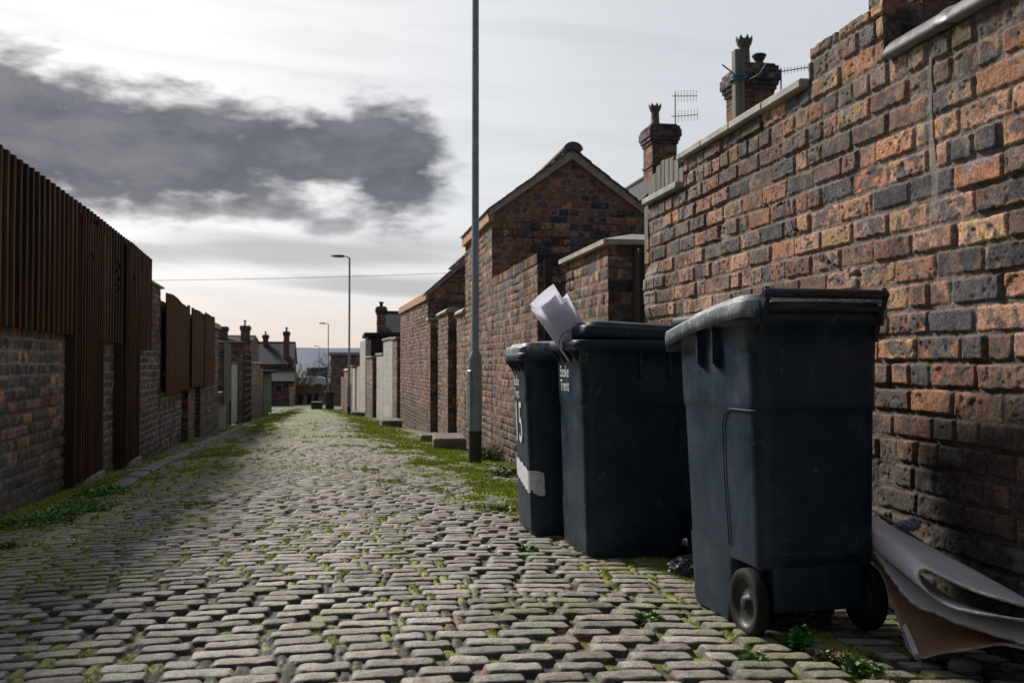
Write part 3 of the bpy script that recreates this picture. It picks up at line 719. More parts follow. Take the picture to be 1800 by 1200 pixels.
def outhouse(name, x0, y0, y1, xr, ze, zr, x2, label, seed, style_g, ridge_tile=True, floorz=None):
    """Brick outhouse whose gable faces -Y; ridge runs along y at xr."""
    loc = (x0, y0, gz(1.8, y0))
    e = empty(name, loc, label, 'outhouse')
    b = MB(); wall(b, (x0, y0), RP(y1) if x0 == 1.85 and y1 < 22 else (RX(y1), y1), ze, .23, res=.014, style='mixed', seed=seed, ends=False, soot=.6, sootz=floorz or .0)
    gt_ = lambda u: np.where(u < (xr - x0), ze + (zr - ze) * u / (xr - x0), zr - (zr - ze) * (u - (xr - x0)) / (x2 - xr))
    face(b, (x0, y0, 0), (1, 0, 0), (0, -1, 0), x2 - x0, float(gbase(np.array(y0))) - .1, gt_, .013, style_g, seed + 5, rough=.7, CH=.094, BL=.25)
    b.box((x0 + .02, y0 + .02, -1.6), (x2, y0 + .2, ze - .02), (.1, .08, .07))
    rel(b, loc).build('brick_walls', M['brick'], e)
    # roof of overlapping tiles, both slopes, each course a real step
    b = MB(); n = 9; ov = .09
    xe = x0 - .075
    for sgn, xa, xb in ((1, xe, xr), (-1, x2 + .1, xr)):
        zb_ = ze + (xe - x0) * (zr - ze) / (xr - x0) + .03
        for i in range(n):
            f0 = i / n; f1 = (i + 1.25) / n
            X0 = lerp(xa, xb, f0); X1 = lerp(xa, xb, min(f1, 1.02)); Z0 = lerp(zb_, zr + .04, f0); Z1 = lerp(zb_, zr + .04, min(f1, 1.02)) - .012
            yy = y0 - ov
            while yy < y1 + .06:
                y2 = min(yy + .165, y1 + .06); j = float(hsh(int(yy * 100), i, seed)) * .010
                b.add([(X0, yy, Z0 + j), (X1, yy, Z1 + j), (X1, y2 - .004, Z1 + j), (X0, y2 - .004, Z0 + j),
                       (X0, yy, Z0 + .016 + j), (X1, yy, Z1 + .016 + j), (X1, y2 - .004, Z1 + .016 + j), (X0, y2 - .004, Z0 + .016 + j)],
                      [(0, 3, 2, 1), (4, 5, 6, 7), (0, 1, 5, 4), (1, 2, 6, 5), (2, 3, 7, 6), (3, 0, 4, 7)])
                yy += .168
    roof = rel(b, loc).build('roof', M['rooftile'], e)
    if ridge_tile:
        b = MB(); yy = y0 - ov - .02; k = 0
        while yy < y1 + .05:
            prof = [(math.cos(t), math.sin(t)) for t in [math.pi * j / 12 for j in range(13)]]
            b.loft([[(xr + .125 * s * c, q, zr + .02 + .10 * s * d) for c, d in prof] for q, s in ((yy, 1), (yy + .30, 1), (yy + .31, .96))], cap=True); yy += .315; k += 1
        rel(b, loc).build('ridge_tile', M['rooftile'], roof)
    # pale verge mortar and bargeboard along the gable edges
    b = MB()
    for xa, xb in ((x0 - .05, xr), (x2 + .06, xr)):
        za = ze + (xa - x0) * (zr - ze) / (xr - x0) if xa < xr else ze - .03
        za = ze - .02
        pts = [(xa, za - .07), (xa, za + .035), (xb, zr + .035), (xb, zr - .085)]
        V = [(x, y0 - .055, z) for x, z in pts] + [(x, y0 + .02, z) for x, z in pts]
        b.add(V, [(0, 1, 2, 3), (7, 6, 5, 4), (0, 4, 5, 1), (1, 5, 6, 2), (2, 6, 7, 3), (3, 7, 4, 0)])
    rel(b, loc).build('verge', M['mortar_pale'], e)
    xq = RX(y1) if y1 > 22 else x0
    b = MB(); b.add([(x0 - .05, y0 - .05, ze - .15), (x0 + .02, y0 - .05, ze - .15), (x0 + .02, y0 - .05, ze + .01), (x0 - .05, y0 - .05, ze + .01),
                     (xq - .05, y1, ze - .15), (xq + .02, y1, ze - .15), (xq + .02, y1, ze + .01), (xq - .05, y1, ze + .01)],
                    [(0, 1, 2, 3), (7, 6, 5, 4), (0, 4, 5, 1), (1, 5, 6, 2), (2, 6, 7, 3), (3, 7, 4, 0)])
    rel(b, loc).build('fascia', M['fascia'], e)
    return e
o1 = outhouse('outhouse', 1.85, 12.27, 15.0, 2.87, E0 + 1.93, E0 + 2.68, 3.86, 'tall brick outhouse with red and black gable and mossy tiled roof', 51, 'redblack')
b = MB()   # soot-black hollow and vent in the gable
b.box((3.0, 12.25, E0 + .97), (3.35, 12.272, E0 + 1.13), bev=.01)
tag(rel(b, o1.location).build('hollow', M['wire'], o1), 'black sooted hollow in the gable')
b = MB(); b.box((2.62, 12.25, E0 + 1.52), (2.72, 12.27, E0 + 1.60), bev=.003); rel(b, o1.location).build('air_brick', M['wire'], o1)
o2 = outhouse('outhouse', 1.85, 21.6, 27.8, 3.1, E0 + 1.55, E0 + 2.66, 4.3, 'second brick outhouse farther down, its dark gable behind two narrow doorways', 61, 'redblack')

def side_wall(y0, y1, h, label, side=1, res=.02, style='mixed', seed=0, thick=.22, cope=None, name='garden_wall', block=False, soot=.5, sz=0.0, cth=.05, h1=None):
    f = RP if side > 0 else LP
    P = f(y0); Q = f(y1); loc = (P[0], (y0 + y1) / 2, gz(P[0] - .1 * side, (y0 + y1) / 2))
    e = empty(name, loc, label, 'wall')
    zt = E0 + h if h1 is None else (lambda u, L=math.hypot(Q[0] - P[0], Q[1] - P[1]): E0 + h + (h1 - h) * np.asarray(u) / L)
    b = MB(); wall(b, P, Q, zt, thick, side, res, style, seed, block=block, soot=soot, sootz=sz)
    rel(b, loc).build('blockwork' if block else 'brickwork', M['block'] if block else M['brick'], e)
    if cope:
        b = MB()
        if cope == 'half':
            d = Vector((Q[0] - P[0], Q[1] - P[1], 0)).normalized(); n = Vector((d.y, -d.x, 0)) * side
            L = math.hypot(Q[0] - P[0], Q[1] - P[1]); k = 0; y = 0
            while y < L - .05:
                y2 = min(y + .34, L)
                rings = []
                for q in (y, y2 - .01):
                    c = Vector((P[0], P[1], E0 + h - .01)) + d * q + n * (thick / 2)
                    rings.append([c + n * (math.cos(t) * (thick / 2 + .05)) + Vector((0, 0, math.sin(t) * .10)) for t in [math.pi * j / 10 for j in range(11)]])
                b.loft(rings, cap=True); y = y2
        else:
            coping_slab(b, P, Q, E0 + max(h, h1 or h) + .002, th=cth, over=.05, wid=thick, side=side, cuts=max(1, int((y1 - y0) / .8)), seed=seed)
        rel(b, loc).build('coping', M['concrete'], e)
    return e
side_wall(15.02, 16.1, .80, 'low brick wall with pale half-round coping just beyond the tall outhouse', seed=71, cope='half', sz=-.2)
side_wall(17.45, 19.28, .93, 'narrow brick pier with pale coping between the two doorways', seed=72, cope='half', sz=-.2, res=.018)
side_wall(21.0, 21.58, .93, 'slim brick jamb against the gable of the second outhouse', seed=73, cope='slab', res=.02)
def doorway(y0, y1, top, label, side=1, material='darkwood', back=.16, name='yard_door', nb=6, cat='door', bottom=.08):
    f = RP if side > 0 else LP; a = f(y0); c = f(y1); loc = (a[0] + back * side, (y0 + y1) / 2, gz(a[0], (y0 + y1) / 2))
    e = empty(name, loc, label, cat)
    b = MB(); L = math.hypot(c[0] - a[0], c[1] - a[1]); ang = math.atan2(c[1] - a[1], c[0] - a[0])
    Mx = Matrix.Translation((a[0] + back * side, a[1], 0)) @ Matrix.Rotation(ang, 4, 'Z')
    g0 = gz(a[0], y1) + bottom
    for k in range(nb):
        b.box((.05 + k * (L - .1) / nb, -.015, g0), (.05 + (k + 1) * (L - .1) / nb - .006, .015, E0 + top - .06), mtx=Mx, bev=.003)
    rel(b, loc).build('board', M[material], e)
    b = MB()
    b.box((0.005, -.03, g0 - .1), (.05, .03, E0 + top), mtx=Mx); b.box((L - .05, -.03, g0 - .1), (L - .005, .03, E0 + top), mtx=Mx); b.box((.05, -.03, E0 + top - .06), (L - .05, .03, E0 + top), mtx=Mx)
    rel(b, loc).build('frame', M['darkwood'], e)
    return e
doorway(16.1, 17.45, .7, 'dark boarded yard door recessed between the low wall and the narrow pier')
doorway(19.28, 21.0, .7, 'dark boarded yard door recessed beside the second outhouse')
side_wall(28.8, 30.2, .74, 'dark brick pier with pale coping left of the second outhouse', seed=74, cope='slab', res=.03)
doorway(27.85, 28.8, .6, 'narrow dark yard door between the second outhouse and the dark pier')
side_wall(30.22, 33.4, .78, 'taller pale concrete block wall with flat cap, halfway down the right side', seed=75, block=True, res=.03, cope='slab', soot=.25, sz=-.6)
side_wall(33.42, 36.0, .33, 'lower pale concrete block wall stepping down from the taller block wall', seed=76, block=True, res=.03, cope='slab', soot=.25, sz=-.8)
doorway(36.0, 37.8, .25, 'dark brown yard door next to the lower block wall')
side_wall(37.8, 40.9, .26, 'grey brick wall with pale coping beyond the block wall', seed=77, res=.035, cope='slab', style='left')
side_wall(41.4, 44.9, 1.0, 'tall cream block wall far down the right side of the lane', seed=78, res=.04, block=True, soot=.1)
side_wall(45.0, 46.6, -.1, 'low cream wall end next to the tall cream wall', seed=79, res=.04, block=True, soot=.1)
doorway(46.65, 48.6, -.18, 'tan boarded gate far down the right side', material='fence_tan', back=.05)
side_wall(48.7, 50.6, -.2, 'pale wall panel beside the second lamp post', seed=80, res=.04, block=True, soot=.1)
side_wall(50.7, 53.8, -.12, 'red brick pier wall just beyond the second lamp post', seed=81, res=.04, style='warm', cope='slab')
side_wall(54.6, 57.6, -.34, 'brick wall with white capping behind the open bin', seed=82, res=.04, style='warm', cope='half')
side_wall(58.0, 60.4, -.75, 'low brick wall end at the foot of the lane', seed=83, res=.04, style='warm')

# stone blocks by the doorways
def stone_block(x, y, sx, sy, sz, rz, label):
    g = gz(x, y)
    b = MB(); b.box((-sx / 2, -sy / 2, -.06), (sx / 2, sy / 2, sz), bev=.02)
    o = thing_mesh(b, 'stone_block', M['blockstone'], label, 'stone block', 'old stone blocks along the right wall')
    o.location = (x, y, g); o.rotation_euler = (R_(1.5), 0, R_(rz)); return o
stone_block(1.52, 14.2, .46, .85, .18, -4, 'large rectangular stone block lying before the doorway by the tall outhouse')
stone_block(1.42, 16.3, .36, .5, .13, 6, 'smaller stone block just beyond the large one, beside the green plastic scrap')
stone_block(1.22, 25.0, .50, .8, .18, 3, 'low dark stone step at the asphalt patch by the second outhouse')
stone_block(.62, 38.5, .55, .9, .16, 0, 'low stone step by the foot of the second lamp post')
b = MB(); b.box((-.10, -.07, 0), (.10, .07, .05), bev=.012)
o = thing_mesh(b, 'plastic_tray', M['green_plastic'], 'small green plastic tray lying behind the stone blocks', 'tray'); o.location = (1.62, 15.9, gz(1.62, 15.9) + .01); o.rotation_euler = (0, 0, .5)

# ================================================================== LEFT SIDE
side_wall(-1.5, 8.83, .30, 'near dark brick wall on the left under the corrugated fence', -1, .0135, 'left', 101, soot=.75, sz=.45, thick=.24)
side_wall(9.77, 11.1, .30, 'short brick wall between the two corrugated gates', -1, .015, 'leftdark', 102, soot=.75, sz=.3)
side_wall(12.01, 13.05, .26, 'brick wall right of the second corrugated gate', -1, .018, 'leftdark', 103, soot=.6, sz=.2)
side_wall(13.05, 14.64, 1.05, 'tall brick wall with a thin slab coping at the end of the corrugated fence', -1, .018, 'leftdark', 104, cope='slab', soot=.3, sz=.0, cth=.03)
# corrugated fence
def corr(mb, y0, y1, z0, z1, off, holes=(), pitch=.155, dep=.045, z1b=None, z0b=None):
    L = y1 - y0; nu = int(L / .012) + 1; nz_ = max(3, int((z1 - z0) / .03))
    u = np.linspace(0, L, nu); t = np.mod(u + y0, pitch) / pitch
    prof = dep * (sst(t, .12, .2) - sst(t, .55, .63))
    YY = y0 + u; v = np.linspace(0, 1, nz_)
    U, Vv = np.meshgrid(u, v, indexing='ij')
    X = np.array([LX(y) for y in YY])[:, None] + off + prof[:, None] + .006 * (fbm(U * 1.2, Vv * 2, 7, 2) - .5)
    zt = z1 + (0 if z1b is None else (z1b - z1)) * U / L + .01 * (fbm(U * 2, U * 0, 3, 2) - .5)
    zb = z0 + (0 if z0b is None else (z0b - z0)) * U / L
    Z = zb + (zt - zb) * Vv
    P = np.stack([X, np.repeat(YY[:, None], nz_, 1), Z], -1)
    keep = np.ones((nu - 1, nz_ - 1), bool)
    yc = (P[:-1, :-1, 1] + P[1:, 1:, 1]) / 2; zc = (P[:-1, :-1, 2] + P[1:, 1:, 2]) / 2
    for hy, hz, ry, rz in holes: keep &= ~(((yc - hy) / ry) ** 2 + ((zc - hz) / rz) ** 2 < 1)
    mb.grid(P, keep=keep, smooth=False)
    P2 = P.copy(); P2[..., 0] -= .004; mb.grid(P2, keep=keep, smooth=False, flip=True)
    return mb
cf = empty('corrugated_fence', (-2.2, 8, E0 + .25), 'dark brown corrugated sheet fence standing on top of the left brick wall', 'fence')
holes = [(9.45, E0 + 1.26, .10, .05), (11.75, E0 + 1.19, .10, .06), (12.1, E0 + 1.12, .16, .035), (9.85, E0 + 1.18, .10, .02)]
hole2 = [(10.62 + .16 * (k % 3), E0 + .74 + .055 * (k // 3) + .02 * (k % 2), .065, .019) for k in range(18)]
b = corr(MB(), -1.5, 8.95, E0 + .24, E0 + 1.31, .045, z1b=E0 + 1.365); rel(b, cf.location).build('sheet', M['rustsheet'], cf)
b = corr(MB(), 8.95, 10.05, E0 + .22, E0 + 1.36, .050, holes=holes + hole2); rel(b, cf.location).build('sheet', M['rustsheet'], cf)
b = corr(MB(), 10.05, 11.5, E0 + .22, E0 + 1.355, .045, holes=holes + hole2, z1b=E0 + 1.35); rel(b, cf.location).build('sheet', M['rustsheet'], cf)
b = corr(MB(), 11.5, 13.06, E0 + .17, E0 + 1.35, .050, holes=holes + hole2, z1b=E0 + 1.32); rel(b, cf.location).build('sheet', M['rustsheet'], cf)
b = MB()
for a_, c in ((-1.5, 8.9), (8.9, 13.06)): b.tube([(LX(a_) + .06, a_, E0 + (1.31 if a_ < 0 else 1.36)), (LX(c) + .06, c, E0 + (1.325 if c > 9 else 1.36))], .012, 6)
rel(b, cf.location).build('top_rail', M['rustsheet'], cf)
for (y0, y1, lab) in ((8.80, 9.82, 'nearer dark corrugated sheet gate in the left wall'), (11.05, 12.06, 'farther dark corrugated sheet gate in the left wall')):
    e = empty('corrugated_gate', (LX(y0) + .03, (y0 + y1) / 2, gz(LX(y0), y0)), lab, 'gate', 'corrugated gates in the left wall')
    b = corr(MB(), y0, y1, gz(LX(y0), y1) + .06, E0 + 1.27, .085, pitch=.105, dep=.03, z1b=E0 + 1.22, holes=((y0 + .45, E0 + .95, .10, .03),)); rel(b, e.location).build('sheet', M['rustsheet'], e)
    b = MB(); b.box((LX(y0) - .04, y0 - .03, -.5), (LX(y0) + .083, y0 + .04, E0 + 1.25), bev=.004); rel(b, e.location).build('post', M['darkwood'], e)
    b = MB(); b.box((LX(y1) - .04, y1 - .04, -.5), (LX(y1) + .083, y1 + .03, E0 + 1.2), bev=.004)
    rel(b, e.location).build('post', M['darkwood'], e)
    b = MB(); b.box((LX(y0) - .12, y0 + .02, -.6), (LX(y0) + .10, y1 - .02, gz(LX(y0) + .05, (y0 + y1) / 2) + .075), bev=.015)
    rel(b, e.location).build('threshold', M['stone'], e)
# brown boarded panels above the wall
for i, (y0, y1, zt, zb, off, lab) in enumerate([(14.66, 17.75, 1.0, -.42, .06, 'largest brown board panel fixed above the left wall, nearest of the three'),
                                             (17.76, 19.98, .97, -.40, .10, 'middle brown board panel with a broken top above the left wall'),
                                             (20.0, 22.25, 1.0, -.40, .12, 'farthest narrow brown board panel above the left wall')]):
    e = empty('timber_screen', (LX(y0) + off, (y0 + y1) / 2, E0 + zb), lab, 'fence panel', 'brown board panels above the left wall')
    b = MB(); nn = int((y1 - y0) / .14); st = (y1 - y0) / nn
    for k in range(nn):
        a_ = y0 + k * st; x = LX(a_) + off; j = float(hsh(k, i, 6)); tp = E0 + zt + (j - .5) * .03 - (.10 if (i == 1 and k % 5 == 3) else 0) + (.0 if i else .04 * math.sin(k * .3))
        b.box((x, a_, E0 + zb + (j - .5) * .03), (x + .018, a_ + st - .004, tp), bev=.003)
    rel(b, e.location).build('board', M['brownwood'], e)
    b = MB()
    for z in (zb + .25, zt - .25): b.add(*(lambda xa, xb, z: ([(xa - .04, y0, z), (xa, y0, z), (xa, y0, z + .07), (xa - .04, y0, z + .07), (xb - .04, y1, z), (xb, y1, z), (xb, y1, z + .07), (xb - .04, y1, z + .07)], [(0, 1, 2, 3), (7, 6, 5, 4), (0, 4, 5, 1), (1, 5, 6, 2), (2, 6, 7, 3), (3, 7, 4, 0)]))(LX(y0) + off, LX(y1) + off, E0 + z))
    rel(b, e.location).build('rail', M['brownwood'], e)
e = empty('garden_wall', (LX(18), 18.4, E0 - .3), 'upper brickwork hidden behind the three brown board panels', 'wall')
b = MB(); wall(b, LP(14.66), LP(22.31), E0 + .90, .22, -1, .05, 'leftdark', 120, zb=lambda u: np.full_like(np.asarray(u, float), E0 - .35)); rel(b, e.location).build('brickwork', M['brick'], e)
side_wall(14.66, 17.3, -.36, 'brick wall below the nearest brown board panel', -1, .02, 'leftdark', 105, soot=.4, sz=-.3)
side_wall(18.35, 19.5, -.36, 'short brick wall pier below the middle brown board panel', -1, .022, 'warm', 106)
doorway(17.3, 18.35, -.36, 'reddish boarded yard door under the brown panels', -1, 'brownwood', name='yard_door')
doorway(19.5, 20.6, -.36, 'black narrow yard door under the middle brown panel', -1, 'darkwood')
side_wall(20.6, 22.3, -.36, 'brick wall below the farthest brown board panel', -1, .025, 'leftdark', 107)
side_wall(22.32, 25.2, .84, 'dark brick wall with a thick flared concrete capping on the left', -1, .025, 'leftdark', 108, cope='slab', cth=.12, thick=.3)
e = empty('timber_screen', (LX(26) + .1, 26.1, E0 - .98), 'black board panel hanging over a pale rendered wall foot on the left', 'fence panel')
b = MB()
for k in range(12):
    y = 25.25 + k * .15; b.box((LX(y) + .10, y, E0 - .98), (LX(y) + .12, y + .146, E0 + .52 - .05 * (k > 8)), bev=.003)
rel(b, e.location).build('board', M['darkwood'], e)
side_wall(25.25, 27.1, -.7, 'pale rendered wall foot under the black board panel', -1, .03, 'left', 109, block=True)
side_wall(27.1, 28.0, .38, 'narrow brick pier beside the white door on the left', -1, .03, 'dark', 110)
doorway(28.0, 28.65, .2, 'black narrow yard door before the white board door', -1, 'darkwood', nb=4)
doorway(28.7, 30.9, .05, 'whitish board yard door on the left side of the lane', -1, 'palewhite', back=.05, nb=8)
# trellis
e = empty('trellis', (LX(31) + .08, 32.6, gz(-3, 32.6)), 'dark square lattice trellis against the left wall beyond the white door', 'trellis')
b = MB()
for k in range(13):
    y = 31.05 + k * .26; b.box((LX(y) + .10, y, gz(-3, y)), (LX(y) + .13, y + .05, E0 + .40))
for k in range(11):
    z = gz(-3, 31) + .15 + k * .215
    b.add([(LX(31.05) + .132, 31.05, z), (LX(31.05) + .15, 31.05, z), (LX(31.05) + .15, 31.05, z + .04), (LX(31.05) + .132, 31.05, z + .04), (LX(34.2) + .132, 34.2, z), (LX(34.2) + .15, 34.2, z), (LX(34.2) + .15, 34.2, z + .04), (LX(34.2) + .132, 34.2, z + .04)],
          [(0, 1, 2, 3), (7, 6, 5, 4), (0, 4, 5, 1), (1, 5, 6, 2), (2, 6, 7, 3), (3, 7, 4, 0)])
rel(b, e.location).build('lattice', M['darkwood'], e)
side_wall(31.0, 34.3, .30, 'brick wall behind the trellis', -1, .03, 'left', 111)
side_wall(34.32, 40.7, .02, 'long grey brick wall with white coping towards the green garage door', -1, .035, 'left', 112, cope='slab', cth=.06)
side_wall(40.72, 42.5, -.2, 'brick pier wall just before the green garage door', -1, .035, 'redblack', 113)
doorway(42.6, 49.0, -.40, 'green painted garage door near the foot of the lane', -1, 'greendoor', back=.02, name='garage_door', nb=10)
b = MB(); b.box((LX(46) - 2.4, 42.5, E0 - .39), (LX(46) + .35, 49.2, E0 - .31), bev=.01)
for k in range(22): b.tube([(LX(46) - 2.4, 42.6 + k * .3, E0 - .30), (LX(46) + .37, 42.6 + k * .3, E0 - .29)], .035, 6)
thing_mesh(b, 'garage_roof', M['slate'], 'small corrugated roof over the green garage door', 'roof')

# stone kerb edging along the left gutter
b = MB(); y = 8.5; k = 0
while y < 30:
    L_ = .55 + .4 * float(hsh(k, 2, 8)); x = LX(y) + .42 + .05 * float(hsh(k, 5, 8)); g = gz(x, y + L_ / 2)
    ang = math.atan2(LX(y + L_) - LX(y), L_) + (float(hsh(k, 6, 8)) - .5) * .05
    b.box((-.07, 0, -.10), (.07, L_ - .02, .035 + .012 * float(hsh(k, 7, 8))), mtx=Matrix.Translation((x, y, g)) @ Matrix.Rotation(-ang, 4, 'Z') @ Matrix.Rotation(-.0326, 4, 'X'), bev=.012)
    y += L_; k += 1
tag(b.build('kerb', M['stone']), 'row of worn kerb stones edging the left gutter', 'kerb', kind='structure')

# ================================================================== WHEELIE BINS
def rrect(wd, y0, y1, r, z, n=5, zf=None):
    pts = []; r = min(r, wd / 2 - .001, (y1 - y0) / 2 - .001)
    for cx, cy, a0 in ((wd / 2 - r, y0 + r, -90), (wd / 2 - r, y1 - r, 0), (-wd / 2 + r, y1 - r, 90), (-wd / 2 + r, y0 + r, 180)):
        for k in range(n + 1):
            a = R_(a0 + 90 * k / n); x = cx + r * math.cos(a); y = cy + r * math.sin(a)
            pts.append((x, y, z if zf is None else zf(x, y) + z))
    # densify sides
    out_ = []
    for i, p in enumerate(pts):
        q = pts[(i + 1) % len(pts)]; out_.append(p)
        L = math.dist(p[:2], q[:2]); m_ = int(L / .05)
        for j in range(1, m_):
            t = j / m_; x = lerp(p[0], q[0], t); y = lerp(p[1], q[1], t)
            out_.append((x, y, z if zf is None else zf(x, y) + z))
    return out_
BW_, BD_ = .88, .86
def make_bin(loc, rz, W, D, H, label, group='dark grey wheelie bins by the wall', lid_open=0.0, lid_drop=.055, step=True, lidname='lid', rimlip=False, lidw=.058, lidf=.052, ribs=True, bd=.86, bw=.88):
    """Local frame: rear (wheels, handle) at y=0 facing -y, front at y=D."""
    e = empty('wheelie_bin', loc, label, 'wheelie bin', group, rz)
    Wb, Db = W * bw, D * bd
    wz = lambda z: lerp(Wb, W, z / H); dz_ = lambda z: lerp(Db, D, z / H)
    rr = lambda z: lerp(.035, .055, z / H)
    ring_fixed = 0
    b = MB()
    def ring(z, w_=0, y0=0.0):  # same vertex count for every ring: fixed densify
        n = 6; r = rr(z); pts = []
        wd = wz(z) + w_ * 2; ya = y0 - w_; yb = dz_(z) + w_
        for (cx, cy, a0), m_ in zip(((wd / 2 - r, ya + r, -90), (wd / 2 - r, yb - r, 0), (-wd / 2 + r, yb - r, 90), (-wd / 2 + r, ya + r, 180)), (9, 7, 9, 7)):
            arc = [(cx + r * math.cos(R_(a0 + 90 * k / n)), cy + r * math.sin(R_(a0 + 90 * k / n))) for k in range(n + 1)]
            pts.append(arc)
        res = []
        for i, arc in enumerate(pts):
            nx = pts[(i + 1) % 4][0]; res += arc
            for j in range(1, 8): res.append((lerp(arc[-1][0], nx[0], j / 8), lerp(arc[-1][1], nx[1], j / 8)))
        return [(x, y, z) for x, y in res]
    zt = H - .06; rec = .215
    zs = [rec, rec + .004, .30, .40, .50, .60, .670, .676, .680, .70, .76]
    rw = .032 if rimlip else .018
    b.loft([ring(z, -.004 if z < .675 else (0 if z > .679 else -.002)) for z in zs] + [ring(zt - .10, .000), ring(zt - .012, .002), ring(zt - .01, rw), ring(zt + .030, rw + .002), ring(zt + .034, rw - .004), ring(zt + .034, -.006), ring(zt - .3, -.012)], cap=False)
    b.add(ring(rec, -.004), [tuple(range(len(ring(rec))))[::-1]])
    b.add([(x, y, zt - .3) for x, y, z in ring(zt - .3, -.012)], [tuple(range(len(ring(rec))))])
    # lower front chamber and rear centre panel
    def ring2(z, wd, y0, y1, r=.03): return [(x, y, z) for x, y, _ in rr2(wd, y0, y1, r)]
    def rr2(wd, y0, y1, r, n=5):
        o = []
        for cx, cy, a0 in ((wd / 2 - r, y0 + r, -90), (wd / 2 - r, y1 - r, 0), (-wd / 2 + r, y1 - r, 90), (-wd / 2 + r, y0 + r, 180)):
            for k in range(n + 1): a = R_(a0 + 90 * k / n); o.append((cx + r * math.cos(a), cy + r * math.sin(a), 0))
        return o
    yw = .185
    b.loft([ring2(z, wz(z) - .006, yw + (.03 if z < .1 else 0), dz_(z) - .003 - (.012 if z < .03 else 0)) for z in (.012, .03, .10, .20, rec + .03)])
    b.loft([ring2(z, .30 * W / .43, .004, yw + .05, .012) for z in (.085, .095, .2, rec + .03)])
    body = b.build('body', M['bin'], e)
    # fins under the rim (two on each side) and front brackets
    for sx_ in (-1, 1):
        for yy in (D * .40, D * .60):
            if not ribs: break
            x = sx_ * wz(zt - .07) / 2; b = MB()
            b.add([(x - sx_ * .01, yy - .004, zt - .01), (x + sx_ * .024, yy - .004, zt - .01), (x + sx_ * .022, yy - .004, zt - .12), (x + sx_ * .004, yy - .004, zt - .14), (x - sx_ * .012, yy - .004, zt - .14),
                   (x - sx_ * .01, yy + .006, zt - .01), (x + sx_ * .024, yy + .006, zt - .01), (x + sx_ * .022, yy + .006, zt - .12), (x + sx_ * .004, yy + .006, zt - .14), (x - sx_ * .012, yy + .006, zt - .14)],
                  [(0, 1, 2, 3, 4), (9, 8, 7, 6, 5), (0, 5, 6, 1), (1, 6, 7, 2), (2, 7, 8, 3), (3, 8, 9, 4), (4, 9, 5, 0)])
            b.build('rim_rib', M['bin'], body)
    for xx in (-W * .36, -W * .12, W * .12, W * .36):
        if not ribs: break
        y = D - .006; b = MB()
        b.add([(xx - .004, y - .02, zt - .005), (xx - .004, y + .045, zt - .005), (xx - .004, y - .02, zt - .10), (xx + .004, y - .02, zt - .005), (xx + .004, y + .045, zt - .005), (xx + .004, y - .02, zt - .10)],
              [(0, 1, 2), (5, 4, 3), (0, 3, 4, 1), (1, 4, 5, 2), (2, 5, 3, 0)])
        b.build('rim_rib', M['bin'], body)
    # raised panel line on the sides and rear
    b = MB(); zl = .676
    xs = lambda z: wz(z) / 2 + .0005
    path = [(xs(.25), .200, .25), (xs(.45), .222, .45), (xs(.60), .225, .60)]
    for k in range(7): a = R_(90 * k / 6); z = .616 + .06 * math.sin(a); path.append((xs(z), .225 - .06 * (1 - math.cos(a)), z))
    path += [(xs(zl), .11, zl), (xs(zl), .055, zl)]
    r = rr(zl)
    for k in range(1, 7): a = R_(90 * k / 6); path.append((xs(zl) - r + r * math.cos(a), r - r * math.sin(a) - .0005, zl))
    path.append((0, -.0005, zl))
    full = path + [(-x, y, z) for x, y, z in path[-2::-1]]
    b.tube(full, .0022, 6)
    b.build('panel_line', M['bin'], body)
    # lid
    hz = lambda y: H + .005 - lid_drop * (max(0, min(1, y / D)) ** 1.5)
    def lring(s_, dz2, y0=-.012, y1=None, w_=.058):
        y1 = D + lidf if y1 is None else y1; w_ = lidw
        cx, cy = 0, (y0 + y1) / 2; wd = (W + w_) * s_; hl = (y1 - y0) * s_ / 2
        r = .05 * s_; o = []
        n = 6; arcs = []
        for ccx, ccy, a0 in ((wd / 2 - r, cy - hl + r, -90), (wd / 2 - r, cy + hl - r, 0), (-wd / 2 + r, cy + hl - r, 90), (-wd / 2 + r, cy - hl + r, 180)):
            arcs.append([(ccx + r * math.cos(R_(a0 + 90 * k / n)), ccy + r * math.sin(R_(a0 + 90 * k / n))) for k in range(n + 1)])
        for i, arc in enumerate(arcs):
            nx = arcs[(i + 1) % 4][0]; o += arc
            for j in range(1, 8): o.append((lerp(arc[-1][0], nx[0], j / 8), lerp(arc[-1][1], nx[1], j / 8)))
        return [(x, y, hz(y) + dz2 - (.018 if y > D + .03 and dz2 < 0 else 0)) for x, y in o]
    b = MB()
    b.loft([lring(.955, -.012), lring(.975, -.052), lring(1.0, -.054), lring(1.004, -.030), lring(1.0, -.008), lring(.985, .000), lring(.95, -.001), lring(.93, .001), lring(.915, .014), lring(.80, .021), lring(.55, .028), lring(.25, .031), lring(.03, .032)], cap=True)
    hp = Vector((0, -.02, H + .01))
    rot = Matrix.Translation(hp) @ Matrix.Rotation(R_(lid_open), 4, 'X') @ Matrix.Translation(-hp)
    b.V = [xf(v, rot) for v in b.V]
    lid = b.build(lidname, M['bin' if label.startswith('middle dark') else 'lid'], e)
    b = MB(); b.lathe([(.001, -W * .40), (.011, -W * .40), (.011, W * .40), (.001, W * .40)], 12, Matrix.Translation((0, -.028, H - .012)) @ Matrix.Rotation(R_(90), 4, 'Y'))
    b.build('hinge_rod', M['handle'], lid)
    # handle: bar and two arms
    b = MB(); hw = W * .44; hzz = H + .020; hy = -.046
    b.tube([(-hw - .012, hy, hzz), (-hw - .006, hy, hzz), (-hw, hy, hzz), (hw, hy, hzz), (hw + .006, hy, hzz), (hw + .012, hy, hzz)], [.010, .013, .0145, .0145, .013, .010], 18)
